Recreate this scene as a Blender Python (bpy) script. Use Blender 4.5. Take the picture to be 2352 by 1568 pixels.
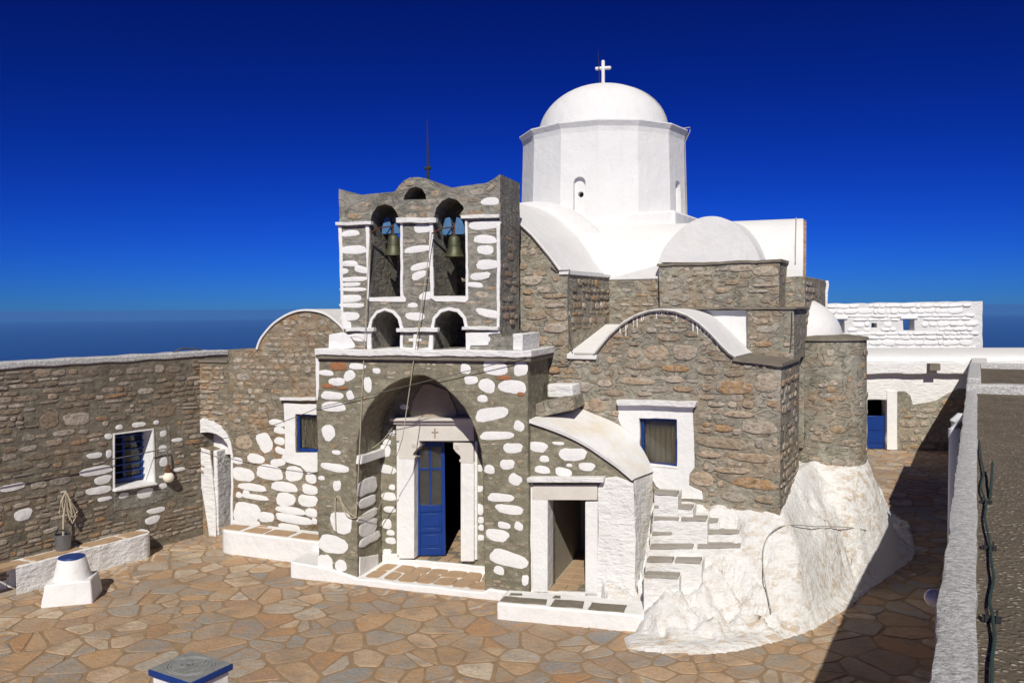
import bpy, bmesh, math, random
from math import radians as R, sin, cos, tan, pi, hypot, atan2
from mathutils import Matrix, Vector, noise
from mathutils.geometry import interpolate_bezier

for o in list(bpy.data.objects): bpy.data.objects.remove(o)
sc = bpy.context.scene
col = sc.collection
rng = random.Random(11)

# ------------------------------------------------------------------ camera
FP = 1907.0                       # focal length in units of a 2352 px wide picture
CZ = 4.72                         # eye height over the courtyard
EY = 708.0                        # eye level in the photograph
PITCH = -(784 - EY) / FP
ROLL = R(0.42)
r0 = Vector((1, 0, 0)); f0 = Vector((0, cos(PITCH), sin(PITCH))); u0 = Vector((0, -sin(PITCH), cos(PITCH)))
CR = r0 * cos(ROLL) - u0 * sin(ROLL)
CU = r0 * sin(ROLL) + u0 * cos(ROLL)
cam_d = bpy.data.cameras.new('camera'); cam = bpy.data.objects.new('camera', cam_d); col.objects.link(cam)
cam_d.sensor_width = 36; cam_d.lens = 36 * FP / 2352; cam_d.clip_start = 0.05; cam_d.clip_end = 300000
cam.matrix_world = Matrix(((CR.x, CU.x, -f0.x, 0), (CR.y, CU.y, -f0.y, 0), (CR.z, CU.z, -f0.z, CZ), (0, 0, 0, 1)))
sc.camera = cam

# ------------------------------------------------------------------ sky and sun
SUN_EL = R(40); SUN_T = R(-4)                      # the sun stands behind the camera, a little to the left
sdir = Vector((sin(SUN_T) * cos(SUN_EL), -cos(SUN_T) * cos(SUN_EL), sin(SUN_EL)))
w = bpy.data.worlds.new('World'); sc.world = w; w.use_nodes = True
nt = w.node_tree; nt.nodes.clear()
out = nt.nodes.new('ShaderNodeOutputWorld'); bg = nt.nodes.new('ShaderNodeBackground'); sk = nt.nodes.new('ShaderNodeTexSky')
sk.sky_type = 'NISHITA'; sk.sun_disc = False; sk.sun_elevation = SUN_EL
sk.sun_rotation = atan2(sdir.x, sdir.y)
sk.altitude = 1500; sk.air_density = 1.0; sk.dust_density = 0.0; sk.ozone_density = 6.0
# polarised air: the photograph's sky is a far deeper blue than the plain model's, all over
gm = nt.nodes.new('ShaderNodeGamma'); gm.inputs[1].default_value = 2.0
hs = nt.nodes.new('ShaderNodeMix'); hs.data_type = 'RGBA'; hs.blend_type = 'MULTIPLY'; hs.inputs[0].default_value = 1; hs.inputs[7].default_value = (.0053, .0190, .064, 1)
cl = nt.nodes.new('ShaderNodeMix'); cl.data_type = 'RGBA'; cl.blend_type = 'DARKEN'; cl.inputs[0].default_value = 1; cl.inputs[7].default_value = (10, 10, 10, 1)
nt.links.new(sk.outputs[0], cl.inputs[6]); nt.links.new(cl.outputs[2], gm.inputs[0]); nt.links.new(gm.outputs[0], hs.inputs[6]); nt.links.new(hs.outputs[2], bg.inputs[0])
bg.inputs[1].default_value = 0.1
nt.links.new(bg.outputs[0], out.inputs[0])
sun_d = bpy.data.lights.new('sun', 'SUN'); sun_d.energy = 4.0; sun_d.angle = R(0.53); sun_d.color = (1.0, 0.955, 0.865)
sun = bpy.data.objects.new('sun', sun_d); col.objects.link(sun)
sun.rotation_euler = sdir.to_track_quat('Z', 'Y').to_euler(); sun.location = (0, -10, 30)
sc.view_settings.view_transform = 'Standard'; sc.view_settings.look = 'None'; sc.view_settings.gamma = 1
sc.view_settings.exposure = 0.18; sc.view_settings.use_curve_mapping = False

# ------------------------------------------------------------------ photo measurements -> places
def ray(p):
    x, y = p
    return (f0 * FP + CR * (x - 1176) + CU * (784 - y)).normalized()
CAM = Vector((0, 0, CZ))
def gz(p, z=0.0):                                  # point of a level plane
    d = ray(p); t = (z - CZ) / d.z
    return CAM + d * t
class Fr:                                          # a wall's own axes: x along it, y into it, z up
    def __init__(s, ox, oy, a):
        s.a = a; s.M = Matrix.Translation((ox, oy, 0)) @ Matrix.Rotation(-a, 4, 'Z'); s.I = s.M.inverted()
        s.c = s.I @ CAM; s.R3 = s.I.to_3x3()
    def hit(s, p, v=0.0):
        d = s.R3 @ ray(p); t = (v - s.c.y) / d.y; q = s.c + d * t
        return (q.x, q.z)
    def hitu(s, p, u):
        d = s.R3 @ ray(p); t = (u - s.c.x) / d.x; q = s.c + d * t
        return (q.y, q.z)
    def hitz(s, p, z=0.0):
        q = s.I @ gz(p, z); return (q.x, q.y)
    def poly(s, pts, v=0.0): return [s.hit(p, v) for p in pts]
    def side(s): return Fr(s.M.translation.x, s.M.translation.y, s.a - pi / 2)
def ztr(x0, y0, s): return lambda x, y: (x0 + x * s, y0 + y * s)
ZA = ztr(0, 665.4, .5757); ZB = ztr(725.9, 332.7, .3280); ZC = ztr(665.4, 786.4, .4052); ZD = ztr(1149.4, 604.9, .3859)
Z4 = ztr(1119.1, 90.7, .4244); ZR = ztr(1784.5, 574.7, .3666); ZE = ztr(1088.9, 1028.4, .3858); ZF = ztr(1814.8, 1028.4, .3441)
ZW = ztr(362.9, 816.6, .3086); ZL = ztr(0, 786.4, .27006)
def zz(Z, pts): return [Z(*p) for p in pts]

F = Fr(.234, 13.15, R(18.5))                         # porch
_q = F.M @ Vector((F.hit((1257, 800), 1.3)[0], 1.3, 0))
C = Fr(_q.x, _q.y, R(28))                          # church body and chapel
CS = C.side(); FS = F.side()
T2 = Fr(_q.x, _q.y, R(19.5)); TS = T2.side()    # south arm, a little askew
_l = gz((337, 1208), .48); L = Fr(_l.x + .545 * .9, _l.y + .839 * .9, R(-57))   # left wing wall: x runs away from the viewer
ZCOP = CZ - 1.62
_a = gz((2130, 1568), ZCOP); _b = gz((2204, 1010), ZCOP)
RW = Fr(_a.x, _a.y, atan2(_b.x - _a.x, _b.y - _a.y))   # right roof edge: y runs along it
_f = gz((2075, 1034)); B = Fr(_f.x, _f.y, R(5))    # far white building
ID = Fr(0, 0, 0)
VW = 1.75                                          # west wall of the church, in F
VD = 0.92                                          # door wall inside the porch

# ------------------------------------------------------------------ materials
def new_mat(name):
    m = bpy.data.materials.new(name); m.use_nodes = True; n = m.node_tree; n.nodes.clear()
    o = n.nodes.new('ShaderNodeOutputMaterial'); b = n.nodes.new('ShaderNodeBsdfPrincipled'); n.links.new(b.outputs[0], o.inputs[0])
    b.inputs['Roughness'].default_value = .9; b.inputs['Specular IOR Level'].default_value = .25
    return m, n, b
class N:                                           # small node helper
    def __init__(s, n): s.n = n; s.geo = n.nodes.new('ShaderNodeNewGeometry').outputs['Position']
    def map(s, scale, rot=(0, 0, 0), src=None):
        m = s.n.nodes.new('ShaderNodeMapping'); m.inputs['Scale'].default_value = scale; m.inputs['Rotation'].default_value = rot
        s.n.links.new(src or s.geo, m.inputs[0]); return m.outputs[0]
    def noise(s, scale, detail=4, vec=None, rough=.55, dist=0.0):
        t = s.n.nodes.new('ShaderNodeTexNoise'); t.inputs['Scale'].default_value = scale; t.inputs['Detail'].default_value = detail
        t.inputs['Roughness'].default_value = rough; t.inputs['Distortion'].default_value = dist
        s.n.links.new(vec or s.geo, t.inputs['Vector']); return t.outputs['Fac']
    def vor(s, scale, vec=None, feat='DISTANCE_TO_EDGE', out=0):
        t = s.n.nodes.new('ShaderNodeTexVoronoi'); t.feature = feat; t.inputs['Scale'].default_value = scale
        s.n.links.new(vec or s.geo, t.inputs['Vector']); return t.outputs[out]
    def ramp(s, fac, stops, interp='LINEAR'):
        r = s.n.nodes.new('ShaderNodeValToRGB'); e = r.color_ramp.elements; r.color_ramp.interpolation = interp
        while len(e) > 1: e.remove(e[-1])
        for i, (p, c) in enumerate(stops):
            if i == 0: e[0].position = p; k = e[0]
            else: k = e.new(p)
            k.color = (c, c, c, 1) if isinstance(c, (int, float)) else (*c, 1)
        s.n.links.new(fac, r.inputs[0]); return r.outputs[0]
    def mix(s, fac, a, b, mode='MIX'):
        m = s.n.nodes.new('ShaderNodeMix'); m.data_type = 'RGBA'; m.blend_type = mode; m.clamp_factor = True
        for sock, v in ((m.inputs[0], fac), (m.inputs[6], a), (m.inputs[7], b)):
            if isinstance(v, (int, float)): sock.default_value = v if sock.type == 'VALUE' else (v, v, v, 1)
            elif isinstance(v, tuple): sock.default_value = (*v, 1)
            else: s.n.links.new(v, sock)
        return m.outputs[2]
    def math(s, op, a, b=0.0, clamp=False):
        m = s.n.nodes.new('ShaderNodeMath'); m.operation = op; m.use_clamp = clamp
        for sock, v in ((m.inputs[0], a), (m.inputs[1], b)):
            if isinstance(v, (int, float)): sock.default_value = v
            else: s.n.links.new(v, sock)
        return m.outputs[0]
    def bump(s, bsdf, h, dist=.02, strength=1.0):
        b = s.n.nodes.new('ShaderNodeBump'); b.inputs['Distance'].default_value = dist; b.inputs['Strength'].default_value = strength
        s.n.links.new(h, b.inputs['Height']); s.n.links.new(b.outputs[0], bsdf.inputs['Normal'])
    def rnd(s):
        g = s.n.nodes.new('ShaderNodeNewGeometry'); return s.math('FRACT', s.math('ADD', s.n.nodes.new('ShaderNodeObjectInfo').outputs['Random'], s.math('MULTIPLY', g.outputs['Random Per Island'], 7.31)))
    def add3(s, src, fac, amt):                    # distort coordinates
        a = s.n.nodes.new('ShaderNodeVectorMath'); a.operation = 'SCALE'; a.inputs['Scale'].default_value = amt
        s.n.links.new(fac, a.inputs[0])
        b = s.n.nodes.new('ShaderNodeVectorMath'); b.operation = 'ADD'; s.n.links.new(src, b.inputs[0]); s.n.links.new(a.outputs[0], b.inputs[1])
        return b.outputs[0]

def plain(name, c, rough=.8, metal=0.0, var=.15, scale=8, spec=.25, bump=.0):
    m, n, b = new_mat(name); k = N(n)
    f = k.noise(scale, 5)
    cc = k.mix(f, tuple(x * (1 - var) for x in c), tuple(min(1, x * (1 + var)) for x in c))
    n.links.new(cc, b.inputs['Base Color']); b.inputs['Roughness'].default_value = rough; b.inputs['Metallic'].default_value = metal
    b.inputs['Specular IOR Level'].default_value = spec
    if bump: k.bump(b, k.noise(scale * 6, 4), bump)
    return m

def mortar(name, dark, light, lines=.5, lichen=.3, tan_=None, lsc=(3.0, 3.0, 6.5)):
    m, n, b = new_mat(name); k = N(n)
    big = k.noise(1.1, 7, rough=.65); mid = k.noise(6, 6, rough=.65, vec=k.map((1, 1, 1.8))); fine = k.noise(42, 4, rough=.7)
    c = k.mix(k.ramp(big, [(.36, 0), (.62, 1)]), dark, light)
    if tan_: c = k.mix(k.ramp(k.noise(1.9, 6, rough=.65), [(.48, 0), (.64, .85)]), c, tan_)
    pale = tuple(min(1, x * 1.55) for x in light)
    c = k.mix(k.ramp(mid, [(.52, 0), (.68, .75)]), c, pale)
    c = k.mix(k.ramp(mid, [(.30, .75), (.46, 0)]), c, tuple(x * .48 for x in dark))
    c = k.mix(k.ramp(fine, [(.56, 0), (.72, .5)]), c, tuple(min(1, x * 2.1) for x in light))
    c = k.mix(k.ramp(fine, [(.28, .5), (.42, 0)]), c, tuple(x * .4 for x in dark))
    # dark weather stain
    c = k.mix(k.ramp(k.noise(1.5, 8, rough=.72), [(.54, 0), (.70, lichen)]), c, (.055, .05, .042))
    # trowel lines drawn round the stones in the wet cement
    nz = n.nodes.new('ShaderNodeTexNoise'); nz.inputs['Scale'].default_value = 3.1; nz.inputs['Detail'].default_value = 4; n.links.new(k.geo, nz.inputs['Vector'])
    vec = k.add3(k.map(lsc), nz.outputs['Color'], .9)
    e = k.vor(1.0, vec)
    ln = k.ramp(e, [(.10, 0), (.125, 1), (.14, 1), (.165, 0)])
    inner = k.ramp(e, [(.16, 0), (.24, 1)])
    vc = k.vor(1.0, vec, 'F1', 1)
    sepn = n.nodes.new('ShaderNodeSeparateColor'); n.links.new(vc, sepn.inputs[0])
    show = k.math('MULTIPLY', inner, k.ramp(sepn.outputs[0], [(.45, 0), (.6, 1)]))
    sc_ = k.ramp(sepn.outputs[1], [(0, (.30, .235, .165)), (.3, (.21, .195, .17)), (.55, (.36, .29, .215)), (.8, (.25, .2, .145)), (1, (.4, .36, .31))])
    sc_ = k.mix(k.ramp(k.noise(16, 6, rough=.7), [(.35, .6), (.55, 0)]), sc_, (.09, .07, .05))
    c = k.mix(k.math('MULTIPLY', show, min(1, lines * 1.5)), c, sc_)
    brk = k.ramp(k.noise(4.3, 3), [(.40, 0), (.52, 1)])
    ln = k.math('MULTIPLY', ln, brk)
    c = k.mix(k.math('MULTIPLY', ln, lines), c, (.045, .04, .033))
    n.links.new(c, b.inputs['Base Color'])
    h = k.math('ADD', k.math('MULTIPLY', k.noise(8, 6, rough=.6), .9), k.math('MULTIPLY', k.noise(48, 4), .3))
    h = k.math('SUBTRACT', h, k.math('MULTIPLY', ln, .35 * min(1, lines * 2))); h = k.math('ADD', h, k.math('MULTIPLY', show, .25 * min(1, lines * 2)))
    k.bump(b, h, .026, .95)
    return m

def stone_mat(name, stops, lime=.6, bump=.025, dk=.7):
    m, n, b = new_mat(name); k = N(n)
    c = k.ramp(k.rnd(), stops)
    v = k.noise(12, 7, rough=.7, vec=k.map((1, 1, 2.0)))
    c = k.mix(k.ramp(k.noise(5, 5), [(.52, 0), (.7, .45)]), c, (.30, .17, .08))
    c = k.mix(k.ramp(v, [(.34, dk), (.54, 0)]), c, (.075, .06, .045))
    c = k.mix(k.ramp(k.noise(9, 7, rough=.75), [(.52, 0), (.62, lime)]), c, (.52, .48, .42))
    n.links.new(c, b.inputs['Base Color'])
    k.bump(b, k.math('ADD', k.noise(14, 6, rough=.65), k.math('MULTIPLY', v, .8)), bump)
    return m

def white(name, base=.80, bump=.012, stain=.0, stain_c=(.62, .5, .34), bsc=7, tint=(1, .992, .975), crack=0.0):
    m, n, b = new_mat(name); k = N(n)
    c = k.mix(k.noise(2.2, 6, rough=.6), tuple(base * .90 * t for t in tint), tuple(base * 1.06 * t for t in tint))
    if stain:
        s = k.ramp(k.noise(1.3, 7, rough=.68), [(.5, 0), (.72, stain)])
        c = k.mix(s, c, stain_c)
    # rain streaks and flaked spots
    c = k.mix(k.ramp(k.noise(1.0, 6, vec=k.map((9, 9, .9)), rough=.65), [(.56, 0), (.74, .3)]), c, tuple(base * .72 * t for t in (1, .98, .94)))
    c = k.mix(k.ramp(k.noise(26, 6, rough=.75), [(.62, 0), (.74, .45)]), c, (.5, .46, .4))
    n.links.new(c, b.inputs['Base Color'])
    h = k.math('ADD', k.noise(bsc, 4), k.math('MULTIPLY', k.noise(bsc * 6, 4), .3))
    h = k.math('ADD', h, k.math('MULTIPLY', k.noise(1.7, 3), 1.6))
    if crack:
        h = k.math('ADD', h, k.math('MULTIPLY', k.noise(1.0, 6, vec=k.map((5, 5, 15)), rough=.6, dist=.4), crack * 5))
    k.bump(b, h, bump)
    b.inputs['Roughness'].default_value = .95; b.inputs['Specular IOR Level'].default_value = .15
    return m

def rock_mat():
    m, n, b = new_mat('whitewashed_rock'); k = N(n)
    st = k.map((2.2, 9, 5.5), (0, R(-34), R(25)))
    streak = k.noise(1.4, 7, vec=st, rough=.7)
    big = k.noise(.8, 3)
    f = k.math('MULTIPLY', k.ramp(streak, [(.47, 0), (.60, 1)]), k.ramp(big, [(.38, 0), (.58, 1)]))
    c = k.mix(k.noise(3, 5), (.78, .775, .76), (.85, .845, .835))
    c = k.mix(k.math('MULTIPLY', f, .75), c, (.52, .38, .24))
    c = k.mix(k.ramp(k.noise(30, 6, rough=.75), [(.58, 0), (.7, .55)]), c, (.5, .43, .33))
    c = k.mix(k.ramp(k.noise(19, 6, rough=.75), [(.65, 0), (.72, .5)]), c, (.33, .26, .19))
    n.links.new(c, b.inputs['Base Color'])
    h = k.math('ADD', k.math('MULTIPLY', streak, 1.0), k.math('MULTIPLY', k.noise(18, 6, rough=.7), .55))
    k.bump(b, h, .055)
    return m

NAT = [(0, (.40, .30, .205)), (.16, (.30, .245, .18)), (.3, (.48, .375, .27)), (.45, (.36, .335, .295)), (.58, (.42, .265, .14)), (.68, (.33, .265, .195)), (.85, (.53, .45, .355)), (1, (.35, .315, .27))]
DRK = [(0, (.30, .23, .16)), (.18, (.21, .175, .13)), (.36, (.40, .315, .225)), (.5, (.26, .235, .2)), (.6, (.42, .24, .12)), (.7, (.22, .18, .135)), (.85, (.52, .45, .37)), (1, (.33, .295, .25))]
PAV = [(0, (.45, .335, .225)), (.10, (.30, .285, .26)), (.2, (.48, .315, .18)), (.3, (.27, .268, .262)), (.4, (.42, .235, .12)), (.5, (.60, .495, .375)), (.6, (.32, .30, .27)), (.7, (.44, .28, .155)), (.8, (.55, .45, .335)), (.9, (.26, .258, .252)), (1, (.38, .30, .215))]
M = {}
M['mortar_grey'] = mortar('mortar_grey', (.165, .157, .132), (.262, .25, .213), .35, .45)
M['mortar_olive'] = mortar('mortar_olive', (.175, .158, .113), (.236, .215, .158), .06, .10)
M['mortar_chapel'] = mortar('mortar_chapel', (.20, .184, .145), (.31, .288, .232), .5, .3, (.30, .225, .15))
M['mortar_dark'] = mortar('mortar_dark', (.128, .112, .083), (.21, .187, .145), .15, .28, (.195, .145, .096), (2.6, 2.6, 9))
M['mortar_corner'] = mortar('mortar_corner', (.16, .135, .095), (.27, .235, .175), .4, .5, (.30, .18, .095))
M['stone'] = stone_mat('rubble_stone', NAT)
M['stone_dark'] = stone_mat('rubble_stone_dark', DRK, .25)
M['white'] = white('whitewash', .77, .016)
M['white_lump'] = white('whitewash_lumpy', .76, .03, bsc=6, crack=.22)
M['plaster'] = white('white_plaster', .73, .014, .12, (.72, .67, .56), bsc=4)
M['plaster_stained'] = white('white_plaster_stained', .73, .014, .75, (.66, .55, .38), bsc=4)
M['white_old'] = white('whitewash_old', .73, .025, .45, (.46, .38, .28), crack=.22)
M['rock'] = rock_mat()
M['tread'] = white('worn_tread', .34, .02, .9, (.23, .185, .135), tint=(1, .93, .82))
M['blue'] = plain('blue_paint', (.005, .036, .195), .4, var=.25, scale=5, spec=.4)
M['blue_pale'] = plain('faded_blue_paint', (.07, .17, .33), .6, var=.3, scale=14)
M['slate'] = plain('slate', (.19, .165, .13), .8, var=.45, scale=7, bump=.01)
M['tile'] = plain('terracotta_slab', (.42, .29, .18), .8, var=.25, scale=5, bump=.006)
M['marble'] = plain('marble', (.62, .585, .53), .65, var=.15, scale=3, bump=.006)
M['marble_brown'] = plain('weathered_marble', (.34, .28, .21), .75, var=.35, scale=3, bump=.01)
M['iron'] = plain('iron', (.03, .03, .032), .7, .1, var=.3)
M['rust'] = plain('rusty_iron', (.13, .055, .025), .8, .2, var=.5, scale=30)
M['bronze'] = plain('bronze', (.085, .09, .05), .55, .45, var=.5, scale=9, spec=.5)
M['rope'] = plain('rope', (.42, .37, .27), .95, var=.25, scale=60)
M['cable'] = plain('cable', (.11, .105, .1), .7, var=.2)
M['cable_pale'] = plain('pale_cable', (.33, .31, .28), .8, var=.2)
M['cable_green'] = plain('green_cable', (.035, .06, .05), .6, var=.3)
M['zinc'] = plain('zinc', (.22, .23, .24), .45, .6, var=.2)
M['lead_strip'] = plain('weathered_cable', (.38, .35, .31), .8, var=.3)
M['bulb'] = plain('milk_glass', (.82, .76, .62), .12, var=.05, spec=.6)
M['pvc'] = plain('white_pipe', (.62, .64, .66), .4, var=.08)
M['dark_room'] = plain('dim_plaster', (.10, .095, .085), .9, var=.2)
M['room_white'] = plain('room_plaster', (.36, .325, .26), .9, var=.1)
M['brick_red'] = plain('old_brick', (.33, .15, .075), .9, var=.4, scale=20, bump=.01)
M['roof_concrete'] = None
def roof_concrete():
    m, n, b = new_mat('speckled_screed'); k = N(n)
    c = k.mix(k.noise(1.5, 6), (.085, .068, .05), (.17, .138, .1))
    sp = k.math('SUBTRACT', 1.0, k.ramp(k.vor(24, feat='F1'), [(.2, 0), (.42, 1)]))
    c = k.mix(k.math('MULTIPLY', sp, k.ramp(k.noise(7, 4), [(.38, 0), (.58, .95)])), c, (.40, .35, .28))
    c = k.mix(k.ramp(k.noise(40, 4), [(.6, 0), (.7, .5)]), c, (.36, .31, .24))
    n.links.new(c, b.inputs['Base Color']); k.bump(b, k.math('ADD', k.noise(30, 5), k.math('MULTIPLY', sp, .5)), .02)
    return m
M['roof_concrete'] = roof_concrete()
def coping_mat():
    m, n, b = new_mat('worn_whitewash'); k = N(n)
    c = k.mix(k.ramp(k.noise(22, 7, rough=.75, vec=k.map((1, 1, 1))), [(.4, 0), (.64, 1)]), (.42, .415, .41), (.76, .755, .745))
    c = k.mix(k.ramp(k.noise(70, 4), [(.56, 0), (.68, .7)]), c, (.22, .2, .18))
    n.links.new(c, b.inputs['Base Color']); k.bump(b, k.noise(28, 6, rough=.7), .03); return m
M['coping'] = coping_mat()
def paving_mat(name, per_obj=True):
    m, n, b = new_mat(name); k = N(n)
    if per_obj: c = k.ramp(k.rnd(), PAV)
    else:
        c = k.ramp(k.noise(1.4, 2), [(.25 + .5 * p, q) for p, q in PAV])
    c = k.mix(k.ramp(k.noise(3.2, 6, rough=.65, dist=.6), [(.45, 0), (.68, .75)]), c, (.44, .255, .12))
    c = k.mix(k.ramp(k.noise(2.4, 5), [(.52, 0), (.7, .6)]), c, (.235, .225, .21))
    c = k.mix(k.ramp(k.noise(24, 6, rough=.7), [(.3, .45), (.5, 0)]), c, (.13, .095, .06))
    c = k.mix(k.ramp(k.noise(34, 5), [(.6, 0), (.72, .5)]), c, (.5, .42, .31))
    c = k.mix(k.ramp(k.noise(1.2, 7, rough=.7), [(.48, 0), (.66, .6)]), c, (.31, .21, .128))
    n.links.new(c, b.inputs['Base Color']); k.bump(b, k.math('ADD', k.noise(10, 6, rough=.65), k.math('MULTIPLY', k.noise(50, 3), .3)), .022)
    b.inputs['Roughness'].default_value = .8
    return m
M['paver'] = paving_mat('flagstone'); M['paver_far'] = paving_mat('flagstone_far', False)
M['joint'] = plain('sandy_joint', (.285, .195, .118), .95, var=.35, scale=5, bump=.008)
def glass_mat():
    m, n, b = new_mat('window_glass'); k = N(n)
    b.inputs['Base Color'].default_value = (.9, .92, .92, 1); b.inputs['Roughness'].default_value = .04
    b.inputs['Transmission Weight'].default_value = 1.0; b.inputs['IOR'].default_value = 1.45; b.inputs['Specular IOR Level'].default_value = .5
    return m
M['glass'] = glass_mat()
M['curtain'] = plain('brown_curtain', (.20, .165, .115), .9, var=.15, scale=3)
M['net'] = plain('pale_curtain', (.33, .32, .33), .9, var=.1, scale=3)
def sea_mat():
    m, n, b = new_mat('sea_water'); k = N(n)
    b.inputs['Base Color'].default_value = (.006, .045, .21, 1); b.inputs['Roughness'].default_value = .5; b.inputs['Specular IOR Level'].default_value = .15
    return m
M['sea'] = sea_mat()
def terrain_mat():
    m, n, b = new_mat('dry_scrub'); k = N(n)
    c = k.mix(k.noise(.6, 6), (.2, .155, .09), (.11, .1, .055)); n.links.new(c, b.inputs['Base Color']); k.bump(b, k.noise(3, 6), .2); return m
M['terrain'] = terrain_mat()

# ------------------------------------------------------------------ object helpers
WM = {}
def place(o, parent, world):
    WM[o.name] = world.copy()
    if parent is None: o.matrix_world = world; o.matrix_basis = world
    else:
        o.parent = parent; o.matrix_parent_inverse = Matrix.Identity(4)
        o.matrix_basis = WM[parent.name].inverted() @ world
def thing(name, label, cat, loc, group=None):
    o = bpy.data.objects.new(name, None); col.objects.link(o); o.empty_display_size = .3
    place(o, None, Matrix.Translation(loc)); tag(o, label, cat, group); return o
def tag(o, label, cat, group=None):
    o['label'] = label; o['category'] = cat
    if group: o['group'] = group
def obj(name, me, mat, parent=None, fr=ID, world=None, bev=0.0, smooth=None):
    if isinstance(me, bmesh.types.BMesh):
        b = me; me = bpy.data.meshes.new(name)
        bmesh.ops.recalc_face_normals(b, faces=b.faces[:]); b.to_mesh(me); b.free()
    o = bpy.data.objects.new(name, me); col.objects.link(o)
    if mat and not me.materials: me.materials.append(M[mat])
    place(o, parent, world if world is not None else fr.M)
    if smooth is not None:
        for p in me.polygons: p.use_smooth = True
        me.set_sharp_from_angle(angle=R(smooth))
    if bev:
        md = o.modifiers.new('bevel', 'BEVEL'); md.width = bev; md.segments = 2; md.limit_method = 'ANGLE'; md.angle_limit = R(45)
        for p in me.polygons: p.use_smooth = True
        me.set_sharp_from_angle(angle=R(50))
    return o
def struct(o): o['kind'] = 'structure'; return o

def resample(pts, step, closed=True):
    outp = []; n = len(pts)
    for i in range(n if closed else n - 1):
        a = pts[i]; b = pts[(i + 1) % n]; d = hypot(b[0] - a[0], b[1] - a[1]); k = max(1, int(d / step))
        for j in range(k): outp.append((a[0] + (b[0] - a[0]) * j / k, a[1] + (b[1] - a[1]) * j / k))
    if not closed: outp.append(pts[-1])
    return outp
def rough(pts, step=.12, amp=.012, closed=True, seed=0):
    res = []
    for (x, y) in resample(pts, step, closed):
        q = Vector((x * 2.3 + seed * 7.7, y * 2.3, seed * 3.1)); q2 = Vector((x * 9 + seed, y * 9, 5.5))
        res.append((x + amp * (noise.noise(q) * 1.4 + noise.noise(q2) * .7), y + amp * (noise.noise(q + Vector((31, 7, 2))) * 1.4 + noise.noise(q2 + Vector((3, 17, 2))) * .7)))
    return res
def catmull(pts, k=4):
    res = []; n = len(pts)
    for i in range(n - 1):
        p0 = pts[max(0, i - 1)]; p1 = pts[i]; p2 = pts[i + 1]; p3 = pts[min(n - 1, i + 2)]
        for j in range(k):
            t = j / k
            res.append(tuple(.5 * (2 * b + (c - a) * t + (2 * a - 5 * b + 4 * c - d) * t * t + (-a + 3 * b - 3 * c + d) * t ** 3) for a, b, c, d in zip(p0, p1, p2, p3)))
    res.append(tuple(pts[-1])); return res
def prism(outer, v0, v1, holes=(), bm=None):
    """solid between depths v0 and v1 with the outline in (x, z)"""
    bm = bm or bmesh.new(); edges = []
    for loop in [outer] + list(holes):
        vs = [bm.verts.new((x, v0, z)) for x, z in loop]
        for i in range(len(vs)): edges.append(bm.edges.new((vs[i], vs[(i + 1) % len(vs)])))
    f = bmesh.ops.triangle_fill(bm, edges=edges, use_beauty=True, use_dissolve=False)
    faces = [g for g in f['geom'] if isinstance(g, bmesh.types.BMFace)]
    e = bmesh.ops.extrude_face_region(bm, geom=faces)
    for g in e['geom']:
        if isinstance(g, bmesh.types.BMVert): g.co.y = v1
    # keep the front cap as faces (extrude_face_region removes it on closed regions only with keep_orig False)
    if not any(abs(fc.calc_center_median().y - v0) < 1e-6 and abs(fc.normal.y) > .9 for fc in bm.faces):
        pass
    return bm
def prism2(outer, v0, v1, holes=()):
    """like prism, with both caps guaranteed"""
    bm = bmesh.new(); loopsA = []; loopsB = []
    for loop in [outer] + list(holes):
        A = [bm.verts.new((x, v0, z)) for x, z in loop]; Bv = [bm.verts.new((x, v1, z)) for x, z in loop]
        loopsA.append(A); loopsB.append(Bv)
        n = len(A)
        for i in range(n): bm.faces.new((A[i], A[(i + 1) % n], Bv[(i + 1) % n], Bv[i]))
    for loops in (loopsA, loopsB):
        es = []
        for lp in loops:
            for i in range(len(lp)):
                es.append(bm.edges.get((lp[i], lp[(i + 1) % len(lp)])))
        bmesh.ops.triangle_fill(bm, edges=es, use_beauty=True)
    return bm
def hexa(bm, P):
    v = [bm.verts.new(p) for p in P]
    for f in ((0, 1, 2, 3), (7, 6, 5, 4), (0, 4, 5, 1), (1, 5, 6, 2), (2, 6, 7, 3), (3, 7, 4, 0)): bm.faces.new([v[i] for i in f])
    return bm
def box(x0, x1, y0, y1, z0, z1, bm=None):
    bm = bm or bmesh.new()
    return hexa(bm, [(x0, y0, z0), (x1, y0, z0), (x1, y1, z0), (x0, y1, z0), (x0, y0, z1), (x1, y0, z1), (x1, y1, z1), (x0, y1, z1)])
def room(x0, x1, y0, y1, z0, z1):                  # inside faces only, open towards the viewer
    bm = bmesh.new(); P = [(x0, y0, z0), (x1, y0, z0), (x1, y1, z0), (x0, y1, z0), (x0, y0, z1), (x1, y0, z1), (x1, y1, z1), (x0, y1, z1)]
    v = [bm.verts.new(p) for p in P]
    for f in ((0, 1, 2, 3), (4, 5, 6, 7), (1, 5, 6, 2), (2, 6, 7, 3), (3, 7, 4, 0)): bm.faces.new([v[i] for i in f])
    return bm
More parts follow.
